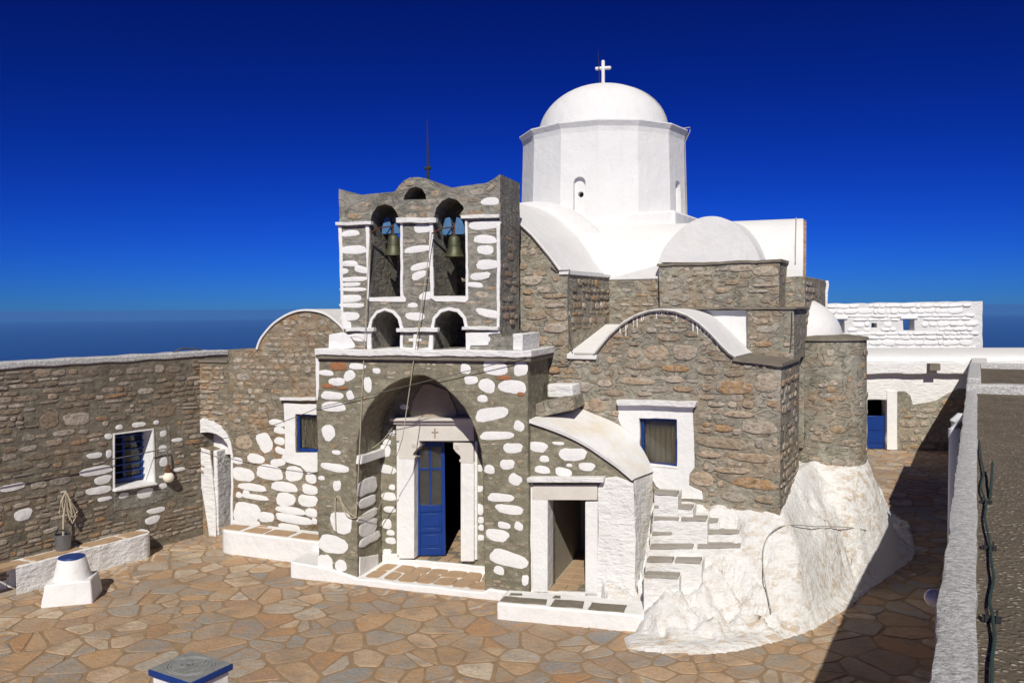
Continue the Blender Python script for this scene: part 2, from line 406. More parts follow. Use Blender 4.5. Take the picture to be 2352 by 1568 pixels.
def tube(pts, r, seg=6, bm=None, taper=None):
    bm = bm or bmesh.new(); pts = [Vector(p) for p in pts]; rings = []
    for i, p in enumerate(pts):
        d = (pts[min(i + 1, len(pts) - 1)] - pts[max(i - 1, 0)]).normalized()
        a = d.cross(Vector((.13, .21, 1)) if abs(d.z) < .95 else Vector((1, .1, 0))).normalized(); b = d.cross(a)
        rr = r if taper is None else r + (taper - r) * i / (len(pts) - 1)
        rings.append([bm.verts.new(p + (a * cos(2 * pi * k / seg) + b * sin(2 * pi * k / seg)) * rr) for k in range(seg)])
    for i in range(len(rings) - 1):
        for k in range(seg): bm.faces.new((rings[i][k], rings[i][(k + 1) % seg], rings[i + 1][(k + 1) % seg], rings[i + 1][k]))
    bm.faces.new(rings[0]); bm.faces.new(rings[-1]); return bm
def lathe(prof, seg=32, bm=None, c=(0, 0, 0)):
    bm = bm or bmesh.new(); rings = []
    for r, z in prof:
        if r < 1e-5: rings.append([bm.verts.new((c[0], c[1], c[2] + z))])
        else: rings.append([bm.verts.new((c[0] + r * cos(2 * pi * k / seg), c[1] + r * sin(2 * pi * k / seg), c[2] + z)) for k in range(seg)])
    for A, Bq in zip(rings, rings[1:]):
        for k in range(seg):
            k2 = (k + 1) % seg
            if len(A) == 1 and len(Bq) == 1: continue
            if len(A) == 1: bm.faces.new((A[0], Bq[k], Bq[k2]))
            elif len(Bq) == 1: bm.faces.new((A[k], A[k2], Bq[0]))
            else: bm.faces.new((A[k], A[k2], Bq[k2], Bq[k]))
    if len(rings[0]) > 1: bm.faces.new(rings[0])
    if len(rings[-1]) > 1: bm.faces.new(rings[-1])
    return bm
def grid_surface(rows, bm=None):
    bm = bm or bmesh.new(); V = [[bm.verts.new(p) for p in r] for r in rows]
    for a, b in zip(V, V[1:]):
        for i in range(len(a) - 1): bm.faces.new((a[i], a[i + 1], b[i + 1], b[i]))
    return bm
def sag(a, b, drop, n=14):
    a = Vector(a); b = Vector(b)
    return [a.lerp(b, i / n) - Vector((0, 0, drop * 4 * (i / n) * (1 - i / n))) for i in range(n + 1)]

# ---- stones: a few unit shapes shared by all
def stone_shape(i, kind):
    r = random.Random(100 * i + {'round': 7, 'block': 3, 'paint': 5}[kind]); n = 18 if kind == 'paint' else 12; bm = bmesh.new()
    pw = {'round': r.uniform(2.3, 4.2), 'block': r.uniform(4, 8), 'paint': r.uniform(2.2, 3.7)}[kind]
    ja = {'round': .085, 'block': .09, 'paint': .055}[kind]
    ang = [2 * pi * (k + r.uniform(-.22, .22)) / n for k in range(n)]
    ol = []
    for a in ang:
        c, s = cos(a), sin(a); q = (abs(c) ** pw + abs(s) ** pw) ** (-1 / pw); q *= 1 + r.uniform(-ja, ja * .6) + .05 * sin(2 * a + i) + .05 * sin(3 * a + 2 * i)
        ol.append((c * q, s * q))
    rings = []
    for sc_, d in (((1.0, .5), (.995, -.6), (.96, -.95)) if kind == 'paint' else ((1.0, .5), (.99, -.35), (.93, -.82), (.66, -.97))):
        rings.append([bm.verts.new((x * sc_ + (1 - sc_) * r.uniform(-.05, .05), d + (r.uniform(-.1, .1) if d < -.5 else 0), z * sc_)) for x, z in ol])
    for A, Bq in zip(rings, rings[1:]):
        for k in range(n): bm.faces.new((A[k], A[(k + 1) % n], Bq[(k + 1) % n], Bq[k]))
    bm.faces.new(rings[-1])
    bmesh.ops.recalc_face_normals(bm, faces=bm.faces[:])
    me = bpy.data.meshes.new('stone'); bm.to_mesh(me); bm.free()
    for p in me.polygons: p.use_smooth = True
    return me
SHAPES = {}
def stone_mesh(kind, mat):
    k = (kind, mat, rng.randrange(12))
    if k not in SHAPES:
        me = stone_shape(k[2], kind); me.materials.append(M[mat]); SHAPES[k] = me
    return SHAPES[k]
def put_stone(parent, fr, u, z, w, h, ang=0, v=0.0, mat='white', kind='round', depth=.018, name='stone'):
    o = bpy.data.objects.new(name, stone_mesh(kind, mat)); col.objects.link(o)
    T = fr.M @ Matrix.Translation((u, v, z)) @ Matrix.Rotation(R(ang), 4, 'Y') @ Matrix.Diagonal((w / 2, depth, h / 2, 1))
    place(o, parent, T); return o
def stones_px(parent, fr, Z, lst, v=0.0, mat='white', kind='round', depth=.018, reg=None, name='stone'):
    for s in lst:
        cx, cy, w_, h_ = s[:4]; a = s[4] if len(s) > 4 else 0
        u, z = fr.hit(Z(cx, cy), v); uw = abs(fr.hit(Z(cx + w_ / 2, cy), v)[0] - fr.hit(Z(cx - w_ / 2, cy), v)[0]); zh = abs(fr.hit(Z(cx, cy - h_ / 2), v)[1] - fr.hit(Z(cx, cy + h_ / 2), v)[1])
        put_stone(parent, fr, u, z, uw, zh, a, v, mat, kind, depth * rng.uniform(.8, 1.3), name)
        if reg is not None: reg.append((u, z, uw / 2, zh / 2))
def inside(p, poly):
    x, y = p; c = False; n = len(poly); j = n - 1
    for i in range(n):
        xi, yi = poly[i]; xj, yj = poly[j]
        if (yi > y) != (yj > y) and x < (xj - xi) * (y - yi) / (yj - yi) + xi: c = not c
        j = i
    return c
def fill(parent, fr, poly, v=0.0, holes=(), reg=None, hs_=(.06, .15), ws=(.12, .4), gap=.035, prob=.6, mat='stone', kind='block', depth=.012, limit=120, seed=1, tilt=4, rest_=True):
    r = random.Random(seed); reg = reg if reg is not None else []; cand = []
    z0 = min(p[1] for p in poly); z1 = max(p[1] for p in poly); x0 = min(p[0] for p in poly); x1 = max(p[0] for p in poly)
    z = z0 + gap
    while z < z1:
        h = r.uniform(*hs_); x = x0 + r.uniform(0, .2)
        while x < x1:
            ww = r.uniform(*ws) * (.7 + .6 * r.random()); hh = h * r.uniform(.7, 1.0)
            if r.random() < prob:
                cx, cz = x + ww / 2, z + h / 2 + r.uniform(-.012, .012); hw, hh2 = ww / 2, hh / 2
                ok = all(inside((cx + sx * (hw + .015), cz + sz * (hh2 + .01)), poly) for sx in (-1, 1) for sz in (-1, 1))
                ok = ok and not any(inside((cx + sx * (hw + .01), cz + sz * (hh2 + .01)), hl) for hl in holes for sx in (-1, 0, 1) for sz in (-1, 0, 1))
                ok = ok and not any(abs(cx - a) < hw + c + gap * .6 and abs(cz - b) < hh2 + d + gap * .6 for a, b, c, d in reg)
                if ok: reg.append((cx, cz, hw, hh2)); cand.append((ww * hh, cx, cz, ww, hh))
            x += ww + gap * r.uniform(.7, 1.6)
        z += h + gap * r.uniform(.6, 1.1)
    cand.sort(reverse=True)
    for _, cx, cz, ww, hh in cand[:limit]:
        put_stone(parent, fr, cx, cz, ww, hh, r.uniform(-tilt, tilt), v, mat, kind, depth * r.uniform(.7, 1.4))
    if len(cand) > limit and rest_:
        V_ = []; F_ = []
        for _, cx, cz, ww, hh in cand[limit:]:
            me = stone_mesh(kind, mat); T = Matrix.Translation((cx, v, cz)) @ Matrix.Rotation(R(r.uniform(-tilt, tilt)), 4, 'Y') @ Matrix.Diagonal((ww / 2, depth * r.uniform(.7, 1.4), hh / 2, 1)); b0_ = len(V_)
            V_ += [T @ q.co for q in me.vertices]; F_ += [[b0_ + i for i in p.vertices] for p in me.polygons]
        me = bpy.data.meshes.new('small_stones'); me.from_pydata(V_, [], F_); me.polygons.foreach_set('use_smooth', [True] * len(F_)); me.materials.append(M[mat])
        o = obj('small_stones', me, None, parent, fr); o['kind'] = 'stuff'
    return len(cand)
def strip(parent, fr, Z, pts, v=0.0, mat='white', proud=.014, name='painted_border', seed=3, amp=.011):
    poly = fr.poly(zz(Z, pts), v) if Z else pts
    return obj(name, prism2(rough(poly, .09, amp, seed=seed), v - proud, v + .03), mat, parent, fr, bev=.006)

# ================================================================== the setting
# sea
bm = bmesh.new(); SR = 60000; vs = [bm.verts.new((SR * cos(2 * pi * k / 96), SR * sin(2 * pi * k / 96), -640)) for k in range(96)]; bm.faces.new(vs)
struct(obj('sea', bm, 'sea'))
# hilltop falling away from the courtyard
rows = []
for ri, rr in enumerate((0, 6, 12, 20, 30, 45, 70, 110, 180, 300, 500, 900)):
    row = []
    for k in range(49):
        a = 2 * pi * k / 48; zt = -.25 if rr < 28 else -.25 - (rr - 28) * .75 + 1.2 * noise.noise(Vector((rr * .1 * cos(a), rr * .1 * sin(a), 3)))
        row.append((rr * 1.0 * cos(a) + 1, rr * sin(a) + 16, zt))
    rows.append(row)
bm = grid_surface(rows); bmesh.ops.remove_doubles(bm, verts=bm.verts[:], dist=.01)
struct(obj('hilltop_terrain', bm, 'terrain', smooth=60))

# courtyard
GP = [(-13, 6), (RW.M @ Vector((.3, -2, 0)))[:2], (RW.M @ Vector((.3, 30, 0)))[:2], (B.M @ Vector((4, .2, 0)))[:2], (B.M @ Vector((-9, .2, 0)))[:2], (-4.5, 20), (-7, 19), (-13, 12)]
bm = bmesh.new(); vs = [bm.verts.new((x, y, 0)) for x, y in ((-13, 4), (22, 4), (22, 33), (-13, 33))]; bm.faces.new(vs)
court = struct(obj('courtyard_floor', bm, 'joint'))

def voronoi_cells(sites, sp):
    grid = {}
    for i, (x, y) in enumerate(sites): grid.setdefault((int(x // sp), int(y // sp)), []).append(i)
    for i, (x, y) in enumerate(sites):
        poly = [(x - sp * 1.6, y - sp * 1.6), (x + sp * 1.6, y - sp * 1.6), (x + sp * 1.6, y + sp * 1.6), (x - sp * 1.6, y + sp * 1.6)]
        gx, gy = int(x // sp), int(y // sp)
        for dx in range(-3, 4):
            for dy in range(-3, 4):
                for j in grid.get((gx + dx, gy + dy), ()):
                    if j == i or not poly: continue
                    mx, my = (x + sites[j][0]) / 2, (y + sites[j][1]) / 2; nx, ny = sites[j][0] - x, sites[j][1] - y
                    np_ = []
                    for k in range(len(poly)):
                        a, b = poly[k], poly[(k + 1) % len(poly)]
                        da = (a[0] - mx) * nx + (a[1] - my) * ny; db = (b[0] - mx) * nx + (b[1] - my) * ny
                        if da <= 0: np_.append(a)
                        if da * db < 0: t = da / (da - db); np_.append((a[0] + (b[0] - a[0]) * t, a[1] + (b[1] - a[1]) * t))
                    poly = np_
        yield i, poly
def shrink(poly, d, r):
    cx = sum(p[0] for p in poly) / len(poly); cy = sum(p[1] for p in poly) / len(poly); n = len(poly); res = []
    # clip against edges moved inwards
    P = poly
    area = sum(poly[k][0] * poly[(k + 1) % n][1] - poly[(k + 1) % n][0] * poly[k][1] for k in range(n))
    s = 1 if area > 0 else -1
    for k in range(n):
        a, b = poly[k], poly[(k + 1) % n]; l = hypot(b[0] - a[0], b[1] - a[1])
        if l < 1e-6: continue
        nx, ny = s * (b[1] - a[1]) / l, -s * (b[0] - a[0]) / l
        off = d * r.uniform(.35, 1.7); mx, my = a[0] - nx * off, a[1] - ny * off; Q = []
        for q in range(len(P)):
            c, e = P[q], P[(q + 1) % len(P)]; dc = (c[0] - mx) * nx + (c[1] - my) * ny; de = (e[0] - mx) * nx + (e[1] - my) * ny
            if dc <= 0: Q.append(c)
            if dc * de < 0: t = dc / (dc - de); Q.append((c[0] + (e[0] - c[0]) * t, c[1] + (e[1] - c[1]) * t))
        P = Q
        if len(P) < 3: return None
    # knock the corners off
    out_ = []
    for q in range(len(P)):
        a, b, c = P[q - 1], P[q], P[(q + 1) % len(P)]
        t = r.uniform(.08, .24)
        out_.append((b[0] + (a[0] - b[0]) * t, b[1] + (a[1] - b[1]) * t)); t = r.uniform(.08, .24)
        out_.append((b[0] + (c[0] - b[0]) * t, b[1] + (c[1] - b[1]) * t))
    res = []
    for p in out_:
        if not res or hypot(p[0] - res[-1][0], p[1] - res[-1][1]) > .012: res.append(p)
    return res if len(res) > 3 else None
def project(p):
    d = Vector(p) - CAM; y = d.dot(f0)
    if y < .1: return (-9999, -9999)
    return (1176 + FP * d.dot(CR) / y, 784 - FP * d.dot(CU) / y)
VIS = [(0, 1360), (75, 1345), (75, 1400), (210, 1390), (330, 1330), (350, 1290), (420, 1262), (500, 1245), (495, 1280), (668, 1300), (668, 1348), (1138, 1402), (1138, 1425), (1438, 1455), (1440, 1500), (1620, 1510), (1880, 1445), (2000, 1355), (2105, 1290), (2040, 1165), (1993, 1040), (2155, 1036), (2205, 1045), (2130, 1568), (0, 1568)]
r = random.Random(5); sites = []; SP = .385
ca, sa = cos(R(-22)), sin(R(-22))
for i in range(-60, 70):
    for j in range(-60, 70):
        x = (i + .5 * (j % 2) + r.uniform(-.6, .6)) * SP * 1.35; y = (j + r.uniform(-.55, .55)) * SP * .72
        X, Y = x * ca - y * sa + 1, x * sa + y * ca + 16
        if inside((X, Y), GP) and r.random() > .30:
            sites.append((X, Y))
            if r.random() < .16: sites.append((X + r.uniform(.12, .24) * r.choice((-1, 1)), Y + r.uniform(.1, .2) * r.choice((-1, 1))))
cells = []
for i, poly in voronoi_cells(sites, SP * 1.2):
    if len(poly) < 3: continue
    q = shrink(poly, .018, r)
    if not q: continue
    q = [p for p in q]
    cx = sum(p[0] for p in q) / len(q); cy = sum(p[1] for p in q) / len(q)
    pr = [project((p[0], p[1], 0)) for p in q]; pc = project((cx, cy, 0))
    ar = abs(sum(pr[k][0] * pr[(k + 1) % len(pr)][1] - pr[(k + 1) % len(pr)][0] * pr[k][1] for k in range(len(pr)))) / 2
    vis = inside(pc, VIS) and 0 < pc[0] < 2352 and pc[1] < 1568
    cells.append((ar if vis else 0, cx, cy, q))
cells.sort(key=lambda c: -c[0])
def paver_bm(bm, q, cx, cy, h, tx, ty):
    q = [(p[0] - cx, p[1] - cy) for p in q]
    f = lambda p, s, z: (p[0] * s, p[1] * s, z + tx * p[0] + ty * p[1])
    a = [bm.verts.new((p[0], p[1], -.02)) for p in q]; b = [bm.verts.new(f(p, .985, h - .004)) for p in q]; c = [bm.verts.new(f(p, .93, h)) for p in q]
    n = len(q)
    for k in range(n):
        bm.faces.new((a[k], a[(k + 1) % n], b[(k + 1) % n], b[k])); bm.faces.new((b[k], b[(k + 1) % n], c[(k + 1) % n], c[k]))
    bm.faces.new(c); return bm
rest = bmesh.new()
for n_, (ar, cx, cy, q) in enumerate(cells):
    h = r.uniform(.004, .010); tx, ty = r.uniform(-.02, .02), r.uniform(-.02, .02)
    if n_ < 300 and ar > 0:
        obj('paving_stone', paver_bm(bmesh.new(), q, cx, cy, h, tx, ty), 'paver', court, world=Matrix.Translation((cx, cy, 0)))
    else:
        b2 = paver_bm(bmesh.new(), q, cx, cy, h, tx, ty); bmesh.ops.translate(b2, verts=b2.verts[:], vec=(cx, cy, 0))
        me = bpy.data.meshes.new('tmp'); b2.to_mesh(me); b2.free(); rest.from_mesh(me); bpy.data.meshes.remove(me)
o = obj('paving_stones', rest, 'paver_far', court); o['kind'] = 'stuff'

# ================================================================== the porch with its belfry
porch = thing('bell_porch', 'grey stone porch with white painted stones, arched doorway and double bell gable on top', 'porch', F.M @ Vector((-2, 0, 0)))
# plinth / step
p = zz(ZC, [(5, 1240), (160, 1255), (225, 1325), (385, 1335), (1105, 1415), (1115, 1395), (1340, 1385), (1345, 1480)])
PV = -.06
xl = F.hit(ZC(5, 1300), PV)[0]; xr = F.hit(ZC(1360, 1400), PV)[0]; xa0 = F.hit(ZC(385, 1335), 0)[0]; xa1 = F.hit(ZC(1105, 1400), 0)[0]
zs = F.hit(ZC(700, 1372), PV)[1]; zl = F.hit(ZC(5, 1240), PV)[1]
outl = [(xl, -.1), (xr, -.1), (xr, zs + .03), (xa1 + .1, zs + .06), (xa1, zs), (xa0 + .05, zs), (xa0 - .15, zs + .05), (xa0 - .5, zs + .12), (F.hit(ZC(170, 1250), PV)[0], zl - .05), (xl, zl)]
obj('plinth', prism2(rough(outl, .12, .012, seed=1), PV, 1.7), 'white', porch, F, bev=.025)
# main wall with the arch
arch = zz(ZC, [(385, 1345), (380, 1000), (374, 690), (375, 620), (383, 550), (402, 470), (440, 380), (490, 310), (560, 245), (640, 205), (715, 186), (762, 187), (820, 214), (880, 255), (940, 315), (990, 375), (1030, 440), (1060, 520), (1080, 600), (1090, 690), (1095, 800), (1105, 1420)])
arch_u = F.poly(arch, 0)
xp0 = F.hit(ZC(155, 700), 0)[0]; xp1 = F.hit(ZC(1350, 700), 0)[0]; zt = F.hit(ZC(750, 75), 0)[1]
outl = [(xp0, .1), (arch_u[0][0], .1)] + arch_u[1:-1] + [(arch_u[-1][0], .1), (xp1, .1), (xp1, zt), (xp0, zt)]
wall_poly = rough(outl, .16, .010, seed=2)
pw = obj('porch_wall', prism2(wall_poly, 0, VD), 'mortar_olive', porch, F, bev=.02)
reg = []
WS = [(207, 172, 82, 34, 4), (383, 135, 94, 36, 3), (268, 222, 90, 46, -5), (338, 188, 66, 60, -30), (443, 238, 44, 88, 0), (240, 300, 120, 46, 3), (343, 300, 38, 58, -20), (248, 363, 146, 54, 0), (493, 160, 44, 32, 0),
      (220, 510, 72, 92, -28), (265, 622, 48, 26, 0), (258, 708, 158, 46, 4), (180, 767, 36, 26, 0), (268, 810, 44, 58, 0), (292, 1020, 118, 124, 0), (245, 1143, 162, 106, 8), (203, 1255, 84, 112, 0), (290, 1263, 64, 68, 0),
      (997, 150, 60, 54, 10), (1028, 213, 78, 46, -5), (1165, 145, 142, 78, 5), (1118, 245, 92, 82, 20), (1310, 148, 74, 84, 0), (1262, 252, 165, 72, 4), (1093, 318, 57, 44, 0), (1143, 405, 180, 74, -10), (1172, 527, 184, 48, -3), (1300, 473, 62, 54, 20),
      (1265, 597, 107, 57, 0), (1233, 690, 80, 57, 0), (1278, 775, 72, 64, 30), (1133, 718, 62, 48, 10), (1195, 878, 142, 48, 0), (1245, 945, 154, 54, 2), (1215, 1035, 74, 36, 5), (1298, 1040, 52, 44, 20), (1178, 1090, 130, 70, 8), (1240, 1225, 207, 87, 11), (1187, 1290, 64, 46, 15), (1335, 1345, 38, 60, 0)]
stones_px(pw, F, ZC, WS, 0, 'white', 'paint', .0065, reg)
stones_px(pw, F, ZC, [(275, 135, 95, 50), (215, 246, 66, 26), (1215, 200, 80, 26), (1310, 292, 44, 22), (300, 258, 60, 16)], 0, 'brick_red', 'block', .014, reg)
fill(pw, F, wall_poly, 0, reg=reg, prob=.35, mat='stone', depth=.006, limit=45, ws=(.05, .14), hs_=(.03, .08), seed=21, kind='round')
# side faces of the porch: inner left reveal, outer right face
ur = -arch_u[3][0]
stones_px(pw, FS, ZC, [(440, 815, 112, 92), (440, 902, 98, 58), (440, 980, 112, 50), (448, 1045, 100, 90), (455, 1112, 118, 52), (530, 345, 70, 30, -8), (490, 400, 76, 40, -8), (465, 455, 50, 30, -8), (452, 520, 84, 52, -5)], -arch_u[3][0] + .0, 'white', 'block', .016)
strip(porch, FS, ZC, [(382, 640), (520, 600), (520, 640), (378, 690)], -arch_u[3][0], 'white', .09, 'impost_ledge')
strip(porch, FS, ZC, [(395, 1215), (500, 1200), (500, 1300), (395, 1335)], -arch_u[3][0], 'white', .012)
# cornice with white top
cx0 = F.hit(ZC(140, 60), -.1)[0]; cx1 = F.hit(ZC(1372, 60), -.1)[0]; cz = F.hit(ZC(700, 62), -.1)[1]
bm = bmesh.new(); cor = rough([(cx0, cz - .05), (cx1, cz - .05), (cx1, cz + .06), (cx0, cz + .06)], .07, .014, seed=5)
obj('cornice', prism2(cor, -.1, VW), 'white_old', porch, F, bev=.015)
obj('cornice_slab', box(cx0 + .03, cx1 - .03, -.07, VW, cz - .11, cz - .055), 'slate', porch, F)
strip(porch, F, ZC, [(146, 85), (166, 85), (168, 255), (160, 330), (152, 330)], 0, 'white', .012)
# inner wall with the door
dj0 = F.hit(ZC(705, 1000), VD)[0]; dj1 = F.hit(ZC(975, 1000), VD)[0]; dz0 = F.hit(ZC(720, 1225), VD)[1]; dz1 = F.hit(ZC(750, 560), VD)[1]
xw0 = F.hit(ZC(155, 900), 0)[0]; xw1 = xp1
inner = [(xw0 + .01, .05), (xw1 - .01, .05), (xw1 - .01, zt), (xw0 + .01, zt)]
dhole = [(dj0, dz0), (dj1, dz0), (dj1, dz1), (dj0, dz1)]
dw = obj('door_wall', prism2(inner, VD + .004, VW + .3, [dhole]), 'mortar_olive', porch, F)
stones_px(dw, F, ZC, [(578, 510, 38, 36), (548, 563, 50, 34), (540, 615, 58, 72), (552, 718, 100, 50, 10), (478, 705, 40, 44), (580, 820, 36, 30), (562, 872, 78, 48), (567, 945, 66, 36), (550, 1028, 56, 54), (572, 1077, 48, 30), (573, 1122, 56, 38), (552, 1190, 46, 46),
      (1077, 712, 34, 38), (1078, 828, 34, 36), (1080, 945, 36, 62), (1085, 1005, 32, 38), (1085, 1048, 32, 34), (1085, 1105, 36, 32), (650, 365, 50, 30), (600, 255, 60, 30)], VD, 'white', 'paint', .0065)
# door sill wall (white riser) and tiled porch floor
zf = zs + .012
rz = F.hit(ZC(560, 1290), VD - .04)[1]
obj('door_step', prism2(rough([(xa0 + .02, zs - .05), (xa1 + .2, zs - .05), (xa1 + .2, dz0 - .01), (xa0 + .45, dz0 - .01), (xa0 + .40, dz0 + .08), (xa0 + .02, dz0 + .04)], .1, .008, seed=4), VD - .05, VD + .3), 'white', porch, F, bev=.012)
r7 = random.Random(77); fs = [(xa0 + .08 + (xa1 - xa0) * (i + .5 + r7.uniform(-.25, .25)) / 7, .06 + (VD - .14) * (j + .5 + r7.uniform(-.22, .22)) / 2) for i in range(7) for j in range(2)]
for i, q in voronoi_cells(fs, .5):
    for nx, ny, d in ((-1, 0, -(xa0 + .1)), (1, 0, xa1 + .12), (0, -1, -.04), (0, 1, VD - .07)):      # keep inside the arch
        Q = []
        for k in range(len(q)):
            c_, e_ = q[k], q[(k + 1) % len(q)]; dc = c_[0] * nx + c_[1] * ny - d; de = e_[0] * nx + e_[1] * ny - d
            if dc <= 0: Q.append(c_)
            if dc * de < 0: t = dc / (dc - de); Q.append((c_[0] + (e_[0] - c_[0]) * t, c_[1] + (e_[1] - c_[1]) * t))
        q = Q
    q = shrink(q, .012, r7) if len(q) > 2 else None
    if not q: continue
    bm = bmesh.new(); n = len(q); A = [bm.verts.new((x, y, zf - .03)) for x, y in q]; Bq = [bm.verts.new((x, y, zf)) for x, y in q]
    for k in range(n): bm.faces.new((A[k], A[(k + 1) % n], Bq[(k + 1) % n], Bq[k]))
    bm.faces.new(Bq); obj('floor_tile', bm, 'tile', porch, F)
# marble door case
def px_box(name, Z, x0, y0, x1, y1, v, proud, back, mat, parent, fr=F, bev=.008):
    a = fr.hit(Z(x0, y1), v); b_ = fr.hit(Z(x1, y0), v); c_ = fr.hit(Z(x0, y0), v); d_ = fr.hit(Z(x1, y1), v)
    return obj(name, prism2([a, d_, b_, c_], v - proud, v + back), mat, parent, fr, bev=bev)
V2 = VD - .07
px_box('door_jamb', ZC, 622, 655, 708, 1222, V2, .02, .3, 'white', porch)
px_box('door_jamb', ZC, 972, 680, 1046, 1238, V2, .02, .3, 'white', porch)
px_box('jamb_moulding', ZC, 603, 520, 622, 1218, V2, -.02, .2, 'white', porch)
px_box('jamb_moulding', ZC, 1046, 560, 1060, 1232, V2, -.02, .2, 'white', porch)
px_box('door_lintel', ZC, 606, 462, 1046, 556, V2, .022, .3, 'marble', porch)
px_box('lintel_cornice', ZC, 585, 424, 1062, 440, V2, .13, .3, 'marble', porch)
px_box('lintel_cornice', ZC, 596, 441, 1052, 460, V2, .07, .3, 'marble', porch)
px_box('lintel_cross', ZC, 822, 485, 830, 540, V2, .03, .05, 'marble_brown', porch, bev=0)
px_box('lintel_cross', ZC, 808, 503, 846, 510, V2, .031, .05, 'marble_brown', porch, bev=0)
def bracket(side):
    if side < 0: pts = [(622, 556), (735, 556), (742, 585), (722, 605), (704, 625), (700, 640), (716, 650), (712, 660), (622, 656)]
    else: pts = [(930, 566), (1044, 570), (1044, 684), (968, 678), (962, 665), (972, 655), (968, 640), (945, 620), (930, 600)]
    return prism2(F.poly(zz(ZC, pts), V2), V2 - .024, V2 + .25)
for s_ in (-1, 1):
    bk = obj('capital_bracket', bracket(s_), 'marble', porch, F, bev=.006)
    c_ = F.hit(ZC(*((706, 580) if s_ < 0 else (952, 590))), V2)
    bmr = bmesh.new()
    for k in range(8):
        a = k * pi / 4; bmesh.ops.create_uvsphere(bmr, u_segments=6, v_segments=4, radius=.014, matrix=Matrix.Translation((c_[0] + .03 * cos(a), V2 - .026, c_[1] + .03 * sin(a))))
    bmesh.ops.create_uvsphere(bmr, u_segments=6, v_segments=4, radius=.014, matrix=Matrix.Translation((c_[0], V2 - .028, c_[1])))
    obj('rosette', bmr, 'marble', bk, F)
# slab in the tympanum
tp = F.poly(zz(ZC, [(688, 425), (686, 390), (700, 330), (755, 240), (800, 232), (900, 270), (945, 380), (950, 425)]), VD)
obj('tympanum_slab', prism2(rough(tp, .08, .006), VD - .03, VD + .02), 'marble_brown', porch, F, bev=.008)
# room behind
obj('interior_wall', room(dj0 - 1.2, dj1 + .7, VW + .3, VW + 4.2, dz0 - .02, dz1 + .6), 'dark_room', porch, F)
ft = []
for i in range(9):
    for j in range(10):
        x = dj0 - .35 + i * .2; y = VD + .02 + j * .2
        if x + .19 > dj1 and y < VW + .3 - .02: continue
        if x < dj0 and y < VW + .3: continue
        obj('threshold_tile', box(x + .008, x + .192, y, y + .185, dz0 - .03, dz0 + .012), 'tile' if (i + j) % 3 else 'slate', porch, F)
# the open blue leaf (hinged at the left jamb, swung a little inwards)
hx = dj0 + .015; zb = dz0 + .035; zt2 = dz1 - .02
def leaf(name, hx, hy, ang, wd, parent, flip=1):
    root = bpy.data.objects.new(name, None)
    Ml = F.M @ Matrix.Translation((hx, hy, zb)) @ Matrix.Rotation(ang, 4, 'Z'); H = zt2 - zb
    rails = [(0, .07, 0, H), (wd - .07, wd, 0, H), (.07, wd - .07, 0, .14), (.07, wd - .07, .42, .5), (.07, wd - .07, .80, .92), (.07, wd - .07, H - .10, H)]
    bm = bmesh.new()
    for a, b_, c_, d_ in rails: box(a + .001, b_ - .001, 0, .045, c_ + .001, d_ - .001, bm)
    lf = obj(name, bm, 'blue', parent, world=Ml, bev=.006)
    for (c_, d_) in ((.14, .42), (.5, .80)):
        bm = box(.07, wd - .07, .018, .032, c_, d_); box(.11, wd - .11, .008, .018, c_ + .04, d_ - .04, bm); obj('panel', bm, 'blue', lf, world=Ml, bev=.005)
    obj('glazing_bar', box(wd / 2 - .018, wd / 2 + .018, .006, .04, .92, H - .1), 'blue', lf, world=Ml)
    zc = .92 + (H - 1.02) * .62
    obj('glazing_bar', box(.07, wd - .07, .008, .038, zc - .018, zc + .018), 'blue', lf, world=Ml)
    obj('pane', box(.07, wd - .07, .022, .026, .92, H - .1), 'glass', lf, world=Ml)
    obj('curtain', box(.07, wd - .07, .046, .05, .90, H - .08), 'dark_room', lf, world=Ml)
    obj('hinge', box(-.012, .012, -.006, .03, .1, .2), 'blue', lf, world=Ml)
    return lf
leaf('door_leaf', hx, VD + .06, R(20), (dj1 - dj0) * .57, porch)

# ---- belfry
VB = .10; TB = 1.02
top = [(160, 308), (190, 330), (230, 345), (330, 350), (450, 339), (540, 330), (556, 315), (580, 282), (615, 250), (660, 227), (720, 221), (775, 232), (820, 262), (848, 296), (940, 300), (1050, 290), (1130, 280), (1190, 271), (1240, 240), (1287, 208)]
bl = [(185, 1300), (90, 1318), (86, 1440)]
outline = zz(ZB, [(88, 1440), (88, 1322), (190, 1305), (180, 1190), (165, 560)] + top + [(1290, 560), (1285, 1290), (1300, 1335), (1380, 1345), (1380, 1442)])
hol = [zz(ZB, [(378, 1066), (592, 1060), (590, 545), (580, 520), (566, 472), (530, 431), (482, 414), (432, 430), (396, 480), (381, 540)]),
       zz(ZB, [(822, 1060), (1050, 1056), (1048, 490), (1030, 430), (985, 386), (930, 369), (880, 390), (840, 440), (823, 505)]),
       zz(ZB, [(388, 1434), (592, 1434), (590, 1290), (575, 1225), (540, 1178), (485, 1160), (435, 1178), (400, 1225), (388, 1290)]),
       zz(ZB, [(824, 1432), (1048, 1432), (1046, 1285), (1030, 1215), (990, 1168), (930, 1154), (875, 1170), (838, 1215), (824, 1285)]),
       zz(ZB, [(609, 386), (775, 380), (768, 345), (745, 308), (700, 294), (655, 308), (622, 350)])]
op = rough(F.poly(outline, VB), .1, .012, seed=6); hu = [rough(F.poly(h, VB), .1, .010, seed=7 + i) for i, h in enumerate(hol)]
bw = obj('belfry_wall', prism2(op, VB, VB + TB, hu), 'mortar_grey', porch, F, bev=.018)
reg = []
